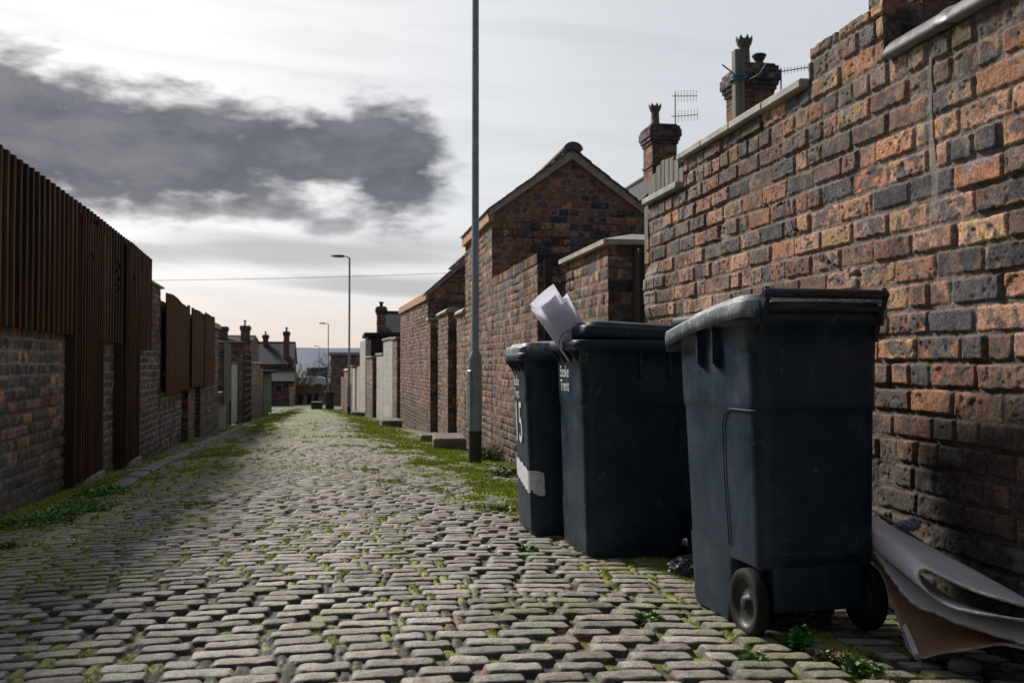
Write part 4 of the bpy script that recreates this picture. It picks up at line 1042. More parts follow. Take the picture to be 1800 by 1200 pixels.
    for s_ in (-1, 1):
        x0 = s_ * hw
        for i in range(1):
            prof = [(hy - .017, hzz - .004), (hy - .002, hzz + .019), (.0, H - .0), (.03, H - .04), (.012, H - .09), (-.002, H - .12), (-.014, H - .07), (hy - .006, hzz - .018)]
            V = [(x0 - .008, y, z) for y, z in prof] + [(x0 + .008, y, z) for y, z in prof]; m_ = len(prof)
            b.add(V, [tuple(range(m_)), tuple(range(m_, 2 * m_))[::-1]] + [(k, k + m_, (k + 1) % m_ + m_, (k + 1) % m_) for k in range(m_)])
    b.tube([(-hw + .01, -.026, H - .022), (hw - .01, -.026, H - .022)], .012, 10)
    b.build('handle', M['handle'], e)
    # axle and wheels
    b = MB(); b.tube([(-W / 2 + .01, .075, .10), (W / 2 - .01, .075, .10)], .011, 10); b.build('axle', M['metal'], e)
    for s_ in (-1, 1):
        cx = s_ * (Wb / 2 + .004)
        Mx = Matrix.Translation((cx, .075, .102)) @ Matrix.Rotation(R_(90 * s_), 4, 'Y')
        b = MB(); b.lathe([(.070, .014), (.078, .019), (.092, .020), (.099, .016), (.102, .007), (.102, -.010), (.099, -.018), (.09, -.022), (.075, -.022), (.066, -.018)], 36, Mx, cap=False)
        wh = b.build('wheel', M['rubber'], e)
        b = MB(); b.lathe([(.078, .017), (.072, .018), (.069, .008), (.045, .002), (.022, .004), (.020, .016), (.014, .020), (.001, .020)], 32, Mx, cap=False)
        b.lathe([(.001, -.02), (.07, -.02), (.072, .012)], 32, Mx, cap=False)
        for k in range(0):
            a = R_(60 * k); Mk = Mx @ Matrix.Rotation(a, 4, 'Z')
            b.box((.018, -.004, .002), (.068, .004, .013), mtx=Mk)
        b.build('hub', M['hub'], wh)
    return e
g = gz(1.41, 2.85)
binR = make_bin((1.400, 2.765, g - .004), R_(3.0), .43, .60, 1.0, 'nearest dark grey wheelie bin, seen from its wheeled back, scuffed on the side', lid_drop=.075)
g = gz(1.4, 4.5)
binM = make_bin((1.675, 4.43, g - .004), R_(90.5), .50, .66, .99, 'middle dark grey wheelie bin side-on, rolled white paper sticking out of its lid', lid_open=3.0, lid_drop=.0, rimlip=True, lidw=.03, lidf=-.01, bd=.955, bw=.93)
g = gz(1.2, 5.15)
binL = make_bin((1.50, 5.07, g - .004), R_(89), .46, .60, .955, 'farthest of the three wheelie bins, with a white painted number and stripe on its front', lid_open=0, lid_drop=.0, rimlip=True, lidw=.03, lidf=.03, bd=.94, bw=.93)

# markings: council lettering and painted number
def text_part(body, parent, loc, rot, size, material, name='lettering', sx=1.0, extr=.0006):
    cu = bpy.data.curves.new(name, 'FONT'); cu.body = body; cu.size = size; cu.extrude = extr; cu.align_x = 'CENTER'; cu.space_line = .85
    o = bpy.data.objects.new(name, cu); COL.objects.link(o)
    bpy.context.view_layer.update()
    me = bpy.data.meshes.new_from_object(o.evaluated_get(bpy.context.evaluated_depsgraph_get()))
    bpy.data.objects.remove(o)
    me.materials.clear(); me.materials.append(material)
    o = bpy.data.objects.new(name, me); COL.objects.link(o); o.parent = parent
    o.location = loc; o.rotation_euler = rot; o.scale = (sx, 1, 1)
    return o
FB = {.66: .955, .60: .94}
def front_y(D, H, z): return lerp(D * FB[D], D, z / H)
def front_marks(bn, W, D, H, ztext, number=None):
    tilt = -math.atan2(D * (1 - FB[D]), H)
    # local front faces +y: letters read from outside, so rotate about z by 180
    rot = (R_(90) - tilt, 0, R_(180))
    # near side of the front is local +x... placed where the photo shows it
    t = text_part('Stoke\nTrent', bn, (W * .16, front_y(D, H, ztext) + .0015, ztext), rot, .075, M['white'])
    b = MB()
    zc = ztext + .08
    b.add([(W * .34, 0, 0), (W * .34 + .012, 0, .01), (W * .36, 0, .13), (W * .345, 0, .11)], [(0, 1, 2, 3)])
    return t
front_marks(binM, .50, .66, 1.0, .80)
front_marks(binL, .46, .60, .955, .76)
rotL = (R_(90) + math.atan2(.60 * .06, .955), 0, R_(180))
t = text_part('15', binL, (.045, front_y(.60, .955, .47) + .0018, .47), rotL, .30, M['white'], 'painted_number', sx=.8)
b = MB()     # broad uneven white stripe round the front and onto the near side
Wz = lambda z: lerp(.46 * .93, .46, z / .955)
def onbin(s_, z):      # s_ runs from the middle of the front (0) round the corner to the near side
    yf = front_y(.60, .955, z); half = Wz(z) / 2; r = .045
    if s_ < half - r: return (-s_, yf, z), (0, 1)
    a = (s_ - (half - r)) / r
    if a < math.pi / 2: return (-(half - r) - r * math.sin(a), yf - r + r * math.cos(a), z), (math.sin(a), math.cos(a))
    return (-half, yf - r - (s_ - (half - r) - r * math.pi / 2), z), (1, 0)
S_ = np.linspace(-.16, .275, 40); rows = []
for s_ in S_:
    row = []
    top = .385 - .05 * (s_ + .16) / .43 + .004 * math.sin(s_ * 60); bot = .285 - .065 * (s_ + .16) / .43 + .005 * math.sin(s_ * 90 + 1)
    for k in range(5):
        z = lerp(bot, top, k / 4); p, nrm = onbin(abs(s_) if s_ > 0 else 0, z)
        if s_ < 0: p = (-s_, p[1], z)
        sg = -1 if s_ > 0 else 1
        row.append((p[0] + sg * nrm[0] * .0016 - (0), p[1] + nrm[1] * .0016, z))
    rows.append(row)
b.grid(np.array(rows)); b.build('paint_stripe', M['white'], binL)

# rolled paper standing in the middle bin
b = MB()
def scroll(ax0, ax1, r0, r1, turns, off, n=60, cut=0.0, seedp=0):
    A0 = Vector(ax0); A1 = Vector(ax1); d = (A1 - A0).normalized(); a = d.cross(Vector((0, 1, 0))).normalized(); c = a.cross(d)
    P = []
    for k in range(n):
        t = k / (n - 1); th = off + t * turns * 2 * math.pi; rad = lerp(r0, r1, t)
        rowp = []
        for j in range(7):
            v = j / 6
            base = A0.lerp(A1, v) if j < 6 else A1 + d * (cut * math.sin(th * .5 + seedp))
            q = rad * (1 + .05 * math.sin(3 * th + v * 2)) * lerp(.86, 1.04, v)
            rowp.append(tuple(base + a * (math.cos(th) * q) + c * (math.sin(th) * q * .72)))
        P.append(rowp)
    return np.array(P)
base = (1.15, 4.42, .80); tip = (.915, 4.47, 1.165)
b.grid(scroll(base, tip, .070, .052, 1.6, 0, cut=.02)); b.grid(scroll((1.16, 4.44, .78), (.96, 4.46, 1.13), .070, .076, 1.15, 2.2, cut=.025, seedp=2))
b.grid(scroll((1.14, 4.40, .78), (.91, 4.43, 1.125), .056, .064, 1.2, 4.0, cut=.015, seedp=4))
o = thing_mesh(b, 'paper_roll', M['paper'], 'loosely rolled white paper sheets sticking up out of the middle bin', 'paper')
so = o.modifiers.new('thick', 'SOLIDIFY'); so.thickness = .0015
b = MB(); pts = []
for k in range(20): a = R_(200 - 200 * k / 19); pts.append((1.005 + .042 * math.cos(a), 4.37 - .01 * math.sin(a), .935 + .055 * math.sin(a) + .02 * k / 19))
pts += [(1.075, 4.37, .955), (1.10, 4.375, .953)]
b.tube(pts, .0017, 6)
thing_mesh(b, 'wire_loop', M['wire'], 'thin black wire loop across the rolled white paper', 'wire')
# black bag poking from the nearest bin
def blobmesh(c, r, seed, mat_, name, label, cat, amp=.45, n=22, crease=5.):
    th = np.linspace(.02, math.pi - .02, n); ph = np.linspace(0, 2 * math.pi, n * 2)
    TH, PH = np.meshgrid(th, ph, indexing='ij')
    d = np.stack([np.sin(TH) * np.cos(PH), np.sin(TH) * np.sin(PH), np.cos(TH)], -1)
    q = fbm(d[..., 0] * crease + d[..., 2] * 3 + 10, d[..., 1] * crease + 10, seed, 4)
    q = np.abs(q - .5) * 2
    P = d * (np.array(r)) * (1 - amp * q)[..., None] + np.array(c)
    P[:, -1] = P[:, 0]
    return tag(MB().grid(P, smooth=False).build(name, mat_), label, cat)
blobmesh((1.27, 3.37, .975), (.075, .05, .035), 3, M['blackbag'], 'rubbish_bag', 'crumpled black bag squeezed out under the lid of the nearest bin', 'bag')
blobmesh((1.40, 3.80, gz(1.40, 3.80) + .03), (.13, .08, .05), 5, M['foil'], 'plastic_film', 'crumpled grey plastic film on the setts behind the nearest bin', 'litter')
blobmesh((1.42, 2.92, gz(1.42, 2.92) + .02), (.10, .05, .03), 9, M['foil'], 'plastic_film', 'flat crumpled plastic film under the nearest bin', 'litter')

# ================================================================== DUMPED BOARDS
F_ = 1750.; fw = Vector((math.sin(R_(9.73)), math.cos(R_(9.73)), 0)); rt = Vector((math.cos(R_(9.73)), -math.sin(R_(9.73)), 0))
def pt(x, y, Z):       # photograph position and real distance -> point in the lane
    v = fw * Z + rt * ((x - 900) / F_ * Z); return (v.x, v.y, E0 + (640 - y) / F_ * Z)
def spline(ps, n):
    ps = np.array(ps, float); m_ = len(ps); t = np.linspace(0, m_ - 1, n); o = []
    for q in t:
        i = min(int(q), m_ - 2); f = q - i
        p0 = ps[max(i - 1, 0)]; p1 = ps[i]; p2 = ps[i + 1]; p3 = ps[min(i + 2, m_ - 1)]
        o.append(.5 * ((2 * p1) + (p2 - p0) * f + (2 * p0 - 5 * p1 + 4 * p2 - p3) * f * f + (3 * p1 - p0 - 3 * p2 + p3) * f ** 3))
    return np.array(o)
def sheet(front, back, label, matf, thick, name='dumped_sheet', edge=.0045, bow=0.0, torn=.004):
    A_ = spline([pt(*p) for p in front], 90); B_ = spline([pt(*p) for p in back], 90)
    jag = (fbm(np.arange(90) * .45, np.zeros(90), len(label), 3) - .5)[:, None] * torn * 2
    A_ = A_ + (B_ - A_) / (np.linalg.norm(B_ - A_, axis=1, keepdims=True) + 1e-6) * jag
    v = np.linspace(0, 1, 14)[None, :, None]
    P = A_[:, None, :] * (1 - v) + B_[:, None, :] * v
    P = P + np.array([0, 0, 1]) * (bow * np.sin(v * math.pi))
    loc = P.reshape(-1, 3).mean(0)
    e = empty(name, tuple(loc), label, 'dumped board', 'dumped bent boards by the wall')
    o = rel(MB().grid(P), loc).build('face', matf, e)
    so = o.modifiers.new('thick', 'SOLIDIFY'); so.thickness = thick; so.offset = 0
    b = MB(); pp = A_
    rr_ = [edge * (.7 + .8 * float(hsh(k, 3, 3))) for k in range(90)]
    b.tube([tuple(p) for p in pp], [q * .62 for q in rr_], 5)
    rel(b, loc).build('torn_edge', M['board_edge'], e)
    return e
sheet([(1830, 1072, 2.42), (1760, 1052, 2.46), (1700, 1033, 2.52), (1650, 1010, 2.58), (1622, 998, 2.63), (1611, 1006, 2.64), (1618, 1026, 2.62), (1642, 1050, 2.58), (1680, 1068, 2.53), (1735, 1078, 2.47), (1830, 1090, 2.38)],
      [(1850, 1080, 2.62), (1770, 1034, 2.72), (1690, 990, 2.85), (1605, 945, 3.02), (1530, 906, 3.2), (1500, 905, 3.24), (1500, 930, 3.2), (1530, 958, 3.1), (1600, 1010, 2.95), (1690, 1060, 2.75), (1840, 1100, 2.5)],
      'white faced sheet folded over on itself, on top of the dumped boards', M['board_white'], .0045, edge=.004)
sheet([(1512, 938, 3.16), (1532, 966, 3.02), (1556, 1004, 2.9), (1600, 1057, 2.75), (1645, 1077, 2.68), (1700, 1099, 2.60), (1775, 1122, 2.50), (1830, 1140, 2.42)],
      [(1520, 930, 3.2), (1560, 960, 3.1), (1610, 1004, 2.98), (1655, 1040, 2.88), (1700, 1062, 2.8), (1750, 1078, 2.7), (1810, 1098, 2.6), (1860, 1110, 2.52)],
      'cream faced torn sheet sandwiched in the middle of the dumped boards', M['board_white'], .0045, edge=.004, torn=.009)
sheet([(1520, 968, 3.16), (1545, 1002, 3.0), (1560, 1040, 2.92), (1575, 1085, 2.84), (1602, 1149, 2.72), (1650, 1144, 2.64), (1705, 1136, 2.56), (1760, 1129, 2.50), (1830, 1146, 2.42)],
      [(1530, 955, 3.22), (1575, 1000, 3.1), (1620, 1040, 3.0), (1665, 1070, 2.9), (1700, 1085, 2.82), (1740, 1096, 2.74), (1790, 1108, 2.66), (1840, 1120, 2.58), (1880, 1130, 2.5)],
      'brown faced sheet with white edge, lowest of the dumped boards', M['board_brown'], .0045, edge=.004, torn=.002)
b = MB(); p = np.array([pt(1570, 1077, 2.86), pt(1585, 1105, 2.8), pt(1597, 1135, 2.74), pt(1603, 1152, 2.72)])
q = spline(p, 14); b.grid(np.stack([q, q + np.array([.012, -.012, -.004])], 1)); b.grid(np.stack([q + np.array([0, 0, -.003]), q + np.array([.012, -.012, -.007])], 1))
thing_mesh(b, 'dumped_strip', M['board_white'], 'narrow white strip standing beside the brown sheet corner', 'dumped board')
# colourful wrapper and striped cloth behind the boards
b = MB(); q = spline([pt(1522, 893, 3.3), pt(1545, 905, 3.25), pt(1570, 922, 3.18), pt(1605, 945, 3.1)], 20)
q2 = q + np.array([.05, 0, -.035]); b.grid(np.stack([q, (q + q2) / 2 + np.array([0, 0, .012]), q2], 1))
m_ = mat('striped_cloth', (.02, .05, .07), .6, var=(.13, .10, .03), vscale=30, stretch=(1, 1, 3)); thing_mesh(b, 'striped_cloth', m_, 'dark blue and yellow striped cloth between the boards and the wall', 'cloth')
M['wrapper'] = mat('bright_wrapper', (.05, .12, .45), .35, var=(.6, .6, .25), vscale=30, streak=((.1, .35, .15), 25, .58))
c = pt(1593, 922, 3.12); blobmesh(c, (.045, .03, .018), 12, M['wrapper'], 'sweet_wrapper', 'crumpled blue and yellow wrapper above the folded white sheet', 'litter')
c = pt(1690, 1158, 2.62); blobmesh((c[0], c[1], gz(c[0], c[1]) + .015), (.045, .035, .026), 14, M['asphalt'], 'loose_stone', 'dark rounded stone under the lowest board', 'stone', amp=.2, crease=2)
def leaf(x, y, label, s=.03, rz=0):
    b = MB(); out_l = [(0, 0), (.5, .25), (.35, .55), (.8, .6), (.55, .95), (.9, 1.3), (.4, 1.25), (.1, 1.7), (-.2, 1.25), (-.75, 1.35), (-.5, .95), (-.85, .55), (-.35, .6), (-.5, .2)]
    V = [(a * s, c * s, .006 + .006 * math.sin(a * 4 + c * 3)) for a, c in out_l] + [(0, .8 * s, .012)]
    b.add(V, [(k, (k + 1) % 14, 14) for k in range(14)]); b.add([(x_, y_, z - .001) for x_, y_, z in V], [((k + 1) % 14, k, 14) for k in range(14)])
    o = thing_mesh(b, 'fallen_leaf', M['leaf_dead'], label, 'leaf'); o.location = (x, y, gz(x, y) + .012); o.rotation_euler = (.15, .1, rz)
leaf(1.66, 2.40, 'brown lobed dead leaf on the setts at the lower right', .034, 1.0)
leaf(1.58, 2.46, 'small curled dead leaf beside the lobed one', .02, 2.5)

# ================================================================== LAMP POSTS
def lamp(x, y, H, label, base=True):
    g = gz(x, y); e = empty('street_lamp', (x, y, g), label, 'street lamp', 'slim grey street lamps along the right side')
    b = MB(); b.lathe([(.072, -.1), (.072, .35)], 24); b.build('painted_foot', M['poleblack'], e)
    b = MB(); b.lathe([(.0725, .35), (.0725, 1.10), (.070, 1.13), (.058, 1.17), (.043, 1.20), (.040, 1.22), (.038, 3.4), (.036, H)], 24); b.build('column', M['pole'], e)
    b = MB(); Mx = Matrix.Rotation(R_(200), 4, 'Z')
    b.box((.058, -.042, .42), (.080, .042, 1.0), mtx=Mx, bev=.012); b.tube([xf([(.08, 0, .86)], Mx)[0], xf([(.086, 0, .86)], Mx)[0]], .012, 8)
    b.build('access_door', M['pole'], e)
    b = MB(); b.tube([(0, 0, H - .02), (-.10, 0, H + .03), (-.22, 0, H + .05)], .024, 8); b.build('arm', M['pole'], e)
    b = MB(); rings = []
    for t, w_, h_ in ((0, .04, .03), (.06, .075, .05), (.25, .10, .055), (.42, .08, .04), (.50, .03, .015)):
        rings.append([(-.20 - t, w_ * math.cos(a), H + .05 + h_ * math.sin(a)) for a in [2 * math.pi * k / 12 for k in range(12)]])
    b.loft(rings); b.build('lantern', M['poleblack'], e)
    return e
l1 = lamp(1.42, 10.62, 6.0, 'tall slim grey street lamp column nearest the camera, with a black foot')
b = MB(); prof = [(.0382 * math.cos(a), .0382 * math.sin(a)) for a in np.linspace(R_(170), R_(250), 7)]
b.grid(np.array([[(x * 1.04, y * 1.04, z) for z in (1.78, 1.98)] for x, y in prof])); tag(b.build('number_sticker', M['palewhite'], l1), 'small pale sticker on the column')
lamp(.30, 38.7, 6.05, 'second street lamp, halfway down the lane, beside the cream walls')
lamp(-.95, 75, 6.1, 'third street lamp, beyond the cross street')
lamp(-3.0, 140, 6.9, 'farthest and smallest street lamp, against the hill')

# ================================================================== CHIMNEYS AND TERRACE ON THE RIGHT
def brick_box(mb, x0, x1, y0, y1, z0, z1, res, style, seed):
    for O, u, n, L in (((x0, y0, 0), (1, 0, 0), (0, -1, 0), x1 - x0), ((x0, y1, 0), (0, -1, 0), (-1, 0, 0), y1 - y0), ((x1, y0, 0), (0, 1, 0), (1, 0, 0), y1 - y0), ((x1, y1, 0), (-1, 0, 0), (0, 1, 0), x1 - x0)):
        face(mb, O, u, n, L, z0, z1, res, style, seed, u0=x0 + y0, rough=.5)
    mb.box((x0 + .015, y0 + .015, z0), (x1 - .015, y1 - .015, z1 - .002), (.08, .07, .06))
def crown_pot(mb, x, y, z, h, r, crown=True):
    Mx = Matrix.Translation((x, y, z))
    mb.lathe([(r * 1.05, 0), (r * 1.05, .04), (r * .85, .06), (r * .75, h * .55), (r * .80, h * .62), (r * 1.0, h * .68), (r * 1.15, h * .80), (r * 1.15, h * .84), (r * .9, h * .84)], 16, Mx)
    if crown:
        for k in range(8):
            a = R_(45 * k); c = Vector((math.cos(a), math.sin(a), 0)); t = Vector((-c.y, c.x, 0))
            p = Vector((x, y, z + h * .83)); w_ = r * .30
            mb.add([tuple(p + c * r * .95 - t * w_), tuple(p + c * r * .95 + t * w_), tuple(p + c * r * 1.20 + Vector((0, 0, h * .14))), tuple(p + c * r * 1.18 - t * w_), tuple(p + c * r * 1.18 + t * w_)],
                   [(0, 1, 2), (4, 3, 2), (0, 3, 4, 1), (1, 4, 2), (3, 0, 2)])
def chimney_part(parent, loc, x, y, wx, wy, z0, z1, seed, pots, res=.03, name='chimney', style='house', lab=None):
    b = MB()
    brick_box(b, x - wx / 2, x + wx / 2, y - wy / 2, y + wy / 2, z0, z1 - .42, res, style, seed)
    o = .03
    for k, (za, zb_) in enumerate(((z1 - .42, z1 - .34), (z1 - .34, z1 - .26), (z1 - .26, z1 - .08), (z1 - .08, z1))):
        q = (o * (k + 1)) if k < 3 else o * 2
        brick_box(b, x - wx / 2 - q, x + wx / 2 + q, y - wy / 2 - q, y + wy / 2 + q, za, zb_, res, 'dark', seed + 2)
    brick_box(b, x - wx / 2 - .025, x + wx / 2 + .025, y - wy / 2 - .025, y + wy / 2 + .025, z1 - .95, z1 - .88, res, style, seed + 3)
    ch = rel(b, loc).build(name, M['brickfar'], parent)
    b = MB()
    b.box((x - wx / 2 - .02, y - wy / 2 - .02, z1), (x + wx / 2 + .02, y + wy / 2 + .02, z1 + .05), bev=.02)
    rel(b, loc).build('flaunching', M['mortar'], ch)
    for (px, py, h, r, kind) in pots:
        b = MB(); crown_pot(b, x + px, y + py, z1 + .03, h, r, kind == 'crown')
        if kind == 'cowl': b.lathe([(r * 1.3, h * .86), (r * 1.3, h * .95), (r * 1.0, h)], 14, Matrix.Translation((x + px, y + py, z1 + .03)))
        rel(b, loc).build('chimney_pot', M['pot'] if kind == 'crown' else M['potred'], ch)
    return ch
def yagi(name, parent, loc, base, mast, dirs, n, label=None, sp=.085, el=.14):
    b = MB(); B = Vector(base)
    b.tube([B, B + Vector((0, 0, mast))], .014, 6)
    for (d, zoff, L) in dirs:
        d = Vector(d).normalized(); s_ = B + Vector((0, 0, zoff))
        b.tube([s_ - d * .1, s_ + d * L], .010, 6)
        t = d.cross(Vector((0, 0, 1))).normalized(); c = (t * .8 + Vector((0, 0, .6))).normalized()
        k = 0
        while k * sp < L: p = s_ + d * (k * sp); b.tube([p - Vector((0, 0, el)), p + Vector((0, 0, el))], .0055, 5); k += 1
    return rel(b, loc).build(name, M['metal'], parent)
# terrace block: brick walls, slate roof, chimneys
def house(x0, x1, y0, y1, ze, zr, label, ridge='y', seed=0, style='house', name='terraced_house', roofm='slate', windows=(), res=.06, z0=-1.2, loc=None):
    loc = loc or (x0, y0, z0)
    e = empty(name, loc, label, 'house')
    b = MB(); xm = (x0 + x1) / 2; ym = (y0 + y1) / 2
    if ridge == 'y':
        gt_ = lambda u: ze + (zr - ze) * (1 - np.abs(u - (x1 - x0) / 2) / ((x1 - x0) / 2))
        face(b, (x0, y0, 0), (1, 0, 0), (0, -1, 0), x1 - x0, z0, gt_, res, style, seed, rough=.4)
        face(b, (x0, y1, 0), (0, -1, 0), (-1, 0, 0), y1 - y0, z0, ze, res, style, seed + 1, rough=.4)
    else:
        gt_ = lambda u: ze + (zr - ze) * (1 - np.abs(u - (y1 - y0) / 2) / ((y1 - y0) / 2))
        face(b, (x0, y0, 0), (1, 0, 0), (0, -1, 0), x1 - x0, z0, ze, res, style, seed, rough=.4)
        face(b, (x1, y0, 0), (0, 1, 0), (1, 0, 0), y1 - y0, z0, gt_, res, style, seed + 1, rough=.4)
        face(b, (x0, y1, 0), (0, -1, 0), (-1, 0, 0), y1 - y0, z0, gt_, res, style, seed + 1, rough=.4)
    b.box((x0 + .03, y0 + .03, z0), (x1 - .03, y1 - .03, ze - .05), (.1, .08, .07))
    rel(b, loc).build('wall', M['brickfar'], e)
    b = MB(); o = .22; n = 14
    for sgn in (0, 1):
        for i in range(n):
            f0, f1 = i / n, min((i + 1.15) / n, 1.0)
            if ridge == 'y':
                xa = x0 - o if sgn == 0 else x1 + o; zz = ze - (zr - ze) * o / ((x1 - x0) / 2)
                A0 = (lerp(xa, xm, f0), lerp(zz, zr, f0) + .03); A1 = (lerp(xa, xm, f1), lerp(zz, zr, f1) + .012)
                V = [(A0[0], y0 - .12, A0[1]), (A1[0], y0 - .12, A1[1]), (A1[0], y1 + .12, A1[1]), (A0[0], y1 + .12, A0[1])]
            else:
                ya = y0 - o if sgn == 0 else y1 + o; zz = ze - (zr - ze) * o / ((y1 - y0) / 2)
                A0 = (lerp(ya, ym, f0), lerp(zz, zr, f0) + .03); A1 = (lerp(ya, ym, f1), lerp(zz, zr, f1) + .012)
                V = [(x0 - .12, A0[0], A0[1]), (x0 - .12, A1[0], A1[1]), (x1 + .12, A1[0], A1[1]), (x1 + .12, A0[0], A0[1])]
            V2 = V + [(x, y, z + .02) for x, y, z in V]
            b.add(V2, [(0, 3, 2, 1), (4, 5, 6, 7), (0, 1, 5, 4), (1, 2, 6, 5), (2, 3, 7, 6), (3, 0, 4, 7)])
    if ridge == 'y': b.tube([(xm, y0 - .1, zr + .04), (xm, y1 + .1, zr + .04)], .08, 8)
    else: b.tube([(x0 - .1, ym, zr + .04), (x1 + .1, ym, zr + .04)], .08, 8)
    rf = rel(b, loc).build('roof', M[roofm], e)
    if ridge == 'y':
        zz = ze - (zr - ze) * o / ((x1 - x0) / 2); b = MB(); b.tube([(x0 - o - .05, y0 - .1, zz - .02), (x0 - o - .05, y1 + .1, zz - .02)], .06, 8)
        b.tube([(x0 - o - .03, y0 + .3, zz - .02), (x0 - .06, y0 + .3, zz - .35), (x0 - .06, y0 + .3, z0)], .04, 8); rel(b, loc).build('gutter', M['palewhite'], e)
    for (wx, wy, wz_, ww, wh, ax) in windows:
        b = MB()
        if ax == 'y': b.box((wx - ww / 2, wy - .03, wz_), (wx + ww / 2, wy + .02, wz_ + wh), bev=.01)
        f = rel(b, loc).build('window', M['palewhite'], e)
        b = MB(); b.box((wx - ww / 2 + .08, wy - .036, wz_ + .08), (wx + ww / 2 - .08, wy - .031, wz_ + wh - .08)); rel(b, loc).build('pane', M['glass'], f)
    return e, rf, loc
# wing seen just behind the tall outhouse
e, rf, loc = house(5.3, 9.5, 20.0, 32.0, E0 + 2.6, E0 + 4.55, 'brick terrace behind the tall outhouse with a crown-topped chimney pot', seed=201, res=.08)
e['category'] = 'house'
ch = chimney_part(e, loc, 7.44, 22.6, .60, .7, E0 + 3.0, E0 + 5.58, 211, [(-.15, -.1, .56, .125, 'crown'), (.22, .1, .12, .10, 'low')])
yagi('aerial', ch, loc, (7.72, 22.3, E0 + 5.6), .78, [((1, .25, .12), .70, .62), ((1, .15, .15), .22, .60)], 8)
e, rf, loc = house(7.0, 11.0, 13.5, 19.4, E0 + 2.0, E0 + 3.3, 'nearer brick terrace behind the stepped wall, with twin-pot chimney stack', seed=202, res=.1)
ch = chimney_part(e, loc, 7.26, 16.9, .58, .8, E0 + 1.9, E0 + 5.28, 212, [(-.19, -.2, .56, .125, 'crown'), (-.02, .1, .14, .12, 'low'), (.18, .0, .30, .10, 'cowl')], res=.022)
yagi('aerial', ch, loc, (7.72, 16.6, E0 + 4.7), .58, [((1, .1, .22), .52, .62)], 8, sp=.07, el=.06)
e, rf, loc = house(5.6, 9.0, 6.2, 9.6, E0 + 1.4, E0 + 2.6, 'brick house with one chimney rising behind the top of the near wall', seed=203, res=.12)
chimney_part(e, loc, 5.95, 9.2, .75, .75, E0 + 1.9, E0 + 4.0, 213, [(0, 0, .5, .11, 'crown')], res=.025)

# ================================================================== FAR BUILDINGS ON THE RIGHT
e = empty('shed', (1.3, 46, -1.3), 'maroon boarded shed with flat dark roof behind the cream wall', 'shed')
b = MB(); x0, x1, y0, y1 = 1.15, 4.2, 45.0, 49.0
n = 12
for k in range(n):
    z0 = -1.5 + k * ((E0 + 1.25 + 1.5) / n); b.box((x0, y0 + .012 * (k % 2), z0), (x1, y1, z0 + (E0 + 1.25 + 1.5) / n - .01))
rel(b, e.location).build('boards', M['maroon'], e)
b = MB(); b.box((x0 - .15, y0 - .2, E0 + 1.25), (x1 + .2, y1 + .2, E0 + 1.42), bev=.02); rel(b, e.location).build('roof', M['slate'], e)
e, rf, loc = house(2.3, 8.0, 56, 63, E0 + 1.2, E0 + 3.05, 'dark slate roofed house rising behind the maroon shed', ridge='x', seed=204, res=.12, style='dark', z0=-2.2)
chimney_part(e, loc, 2.25, 57.5, .5, .55, E0 + .5, E0 + 3.25, 214, [(0, 0, .3, .12, 'cowl')], res=.05, style='redblack')
e = empty('garage', (0, 84, gz(0, 80) - .3), 'dark flat-roofed building with pale roof edge beyond the end of the right walls', 'garage')
b = MB(); face(b, (-.85, 84, 0), (1, 0, 0), (0, -1, 0), 9, -3, E0 + .75, .12, 'redblack', 221, rough=.3); face(b, (-.85, 92, 0), (0, -1, 0), (-1, 0, 0), 8, -3, E0 + .75, .12, 'redblack', 222, rough=.3)
b.box((-.8, 84.05, -3), (8, 92, E0 + .7), (.1, .05, .04)); rel(b, e.location).build('wall', M['brickfar'], e)
b = MB(); b.box((-1.1, 83.6, E0 + .78), (8.4, 92.3, E0 + .95), bev=.02); rel(b, e.location).build('roof_edge', M['palewhite'], e)
b = MB(); b.box((-1.0, 83.7, E0 + .95), (8.3, 92.2, E0 + .99)); rel(b, e.location).build('roof', M['slate'], e)

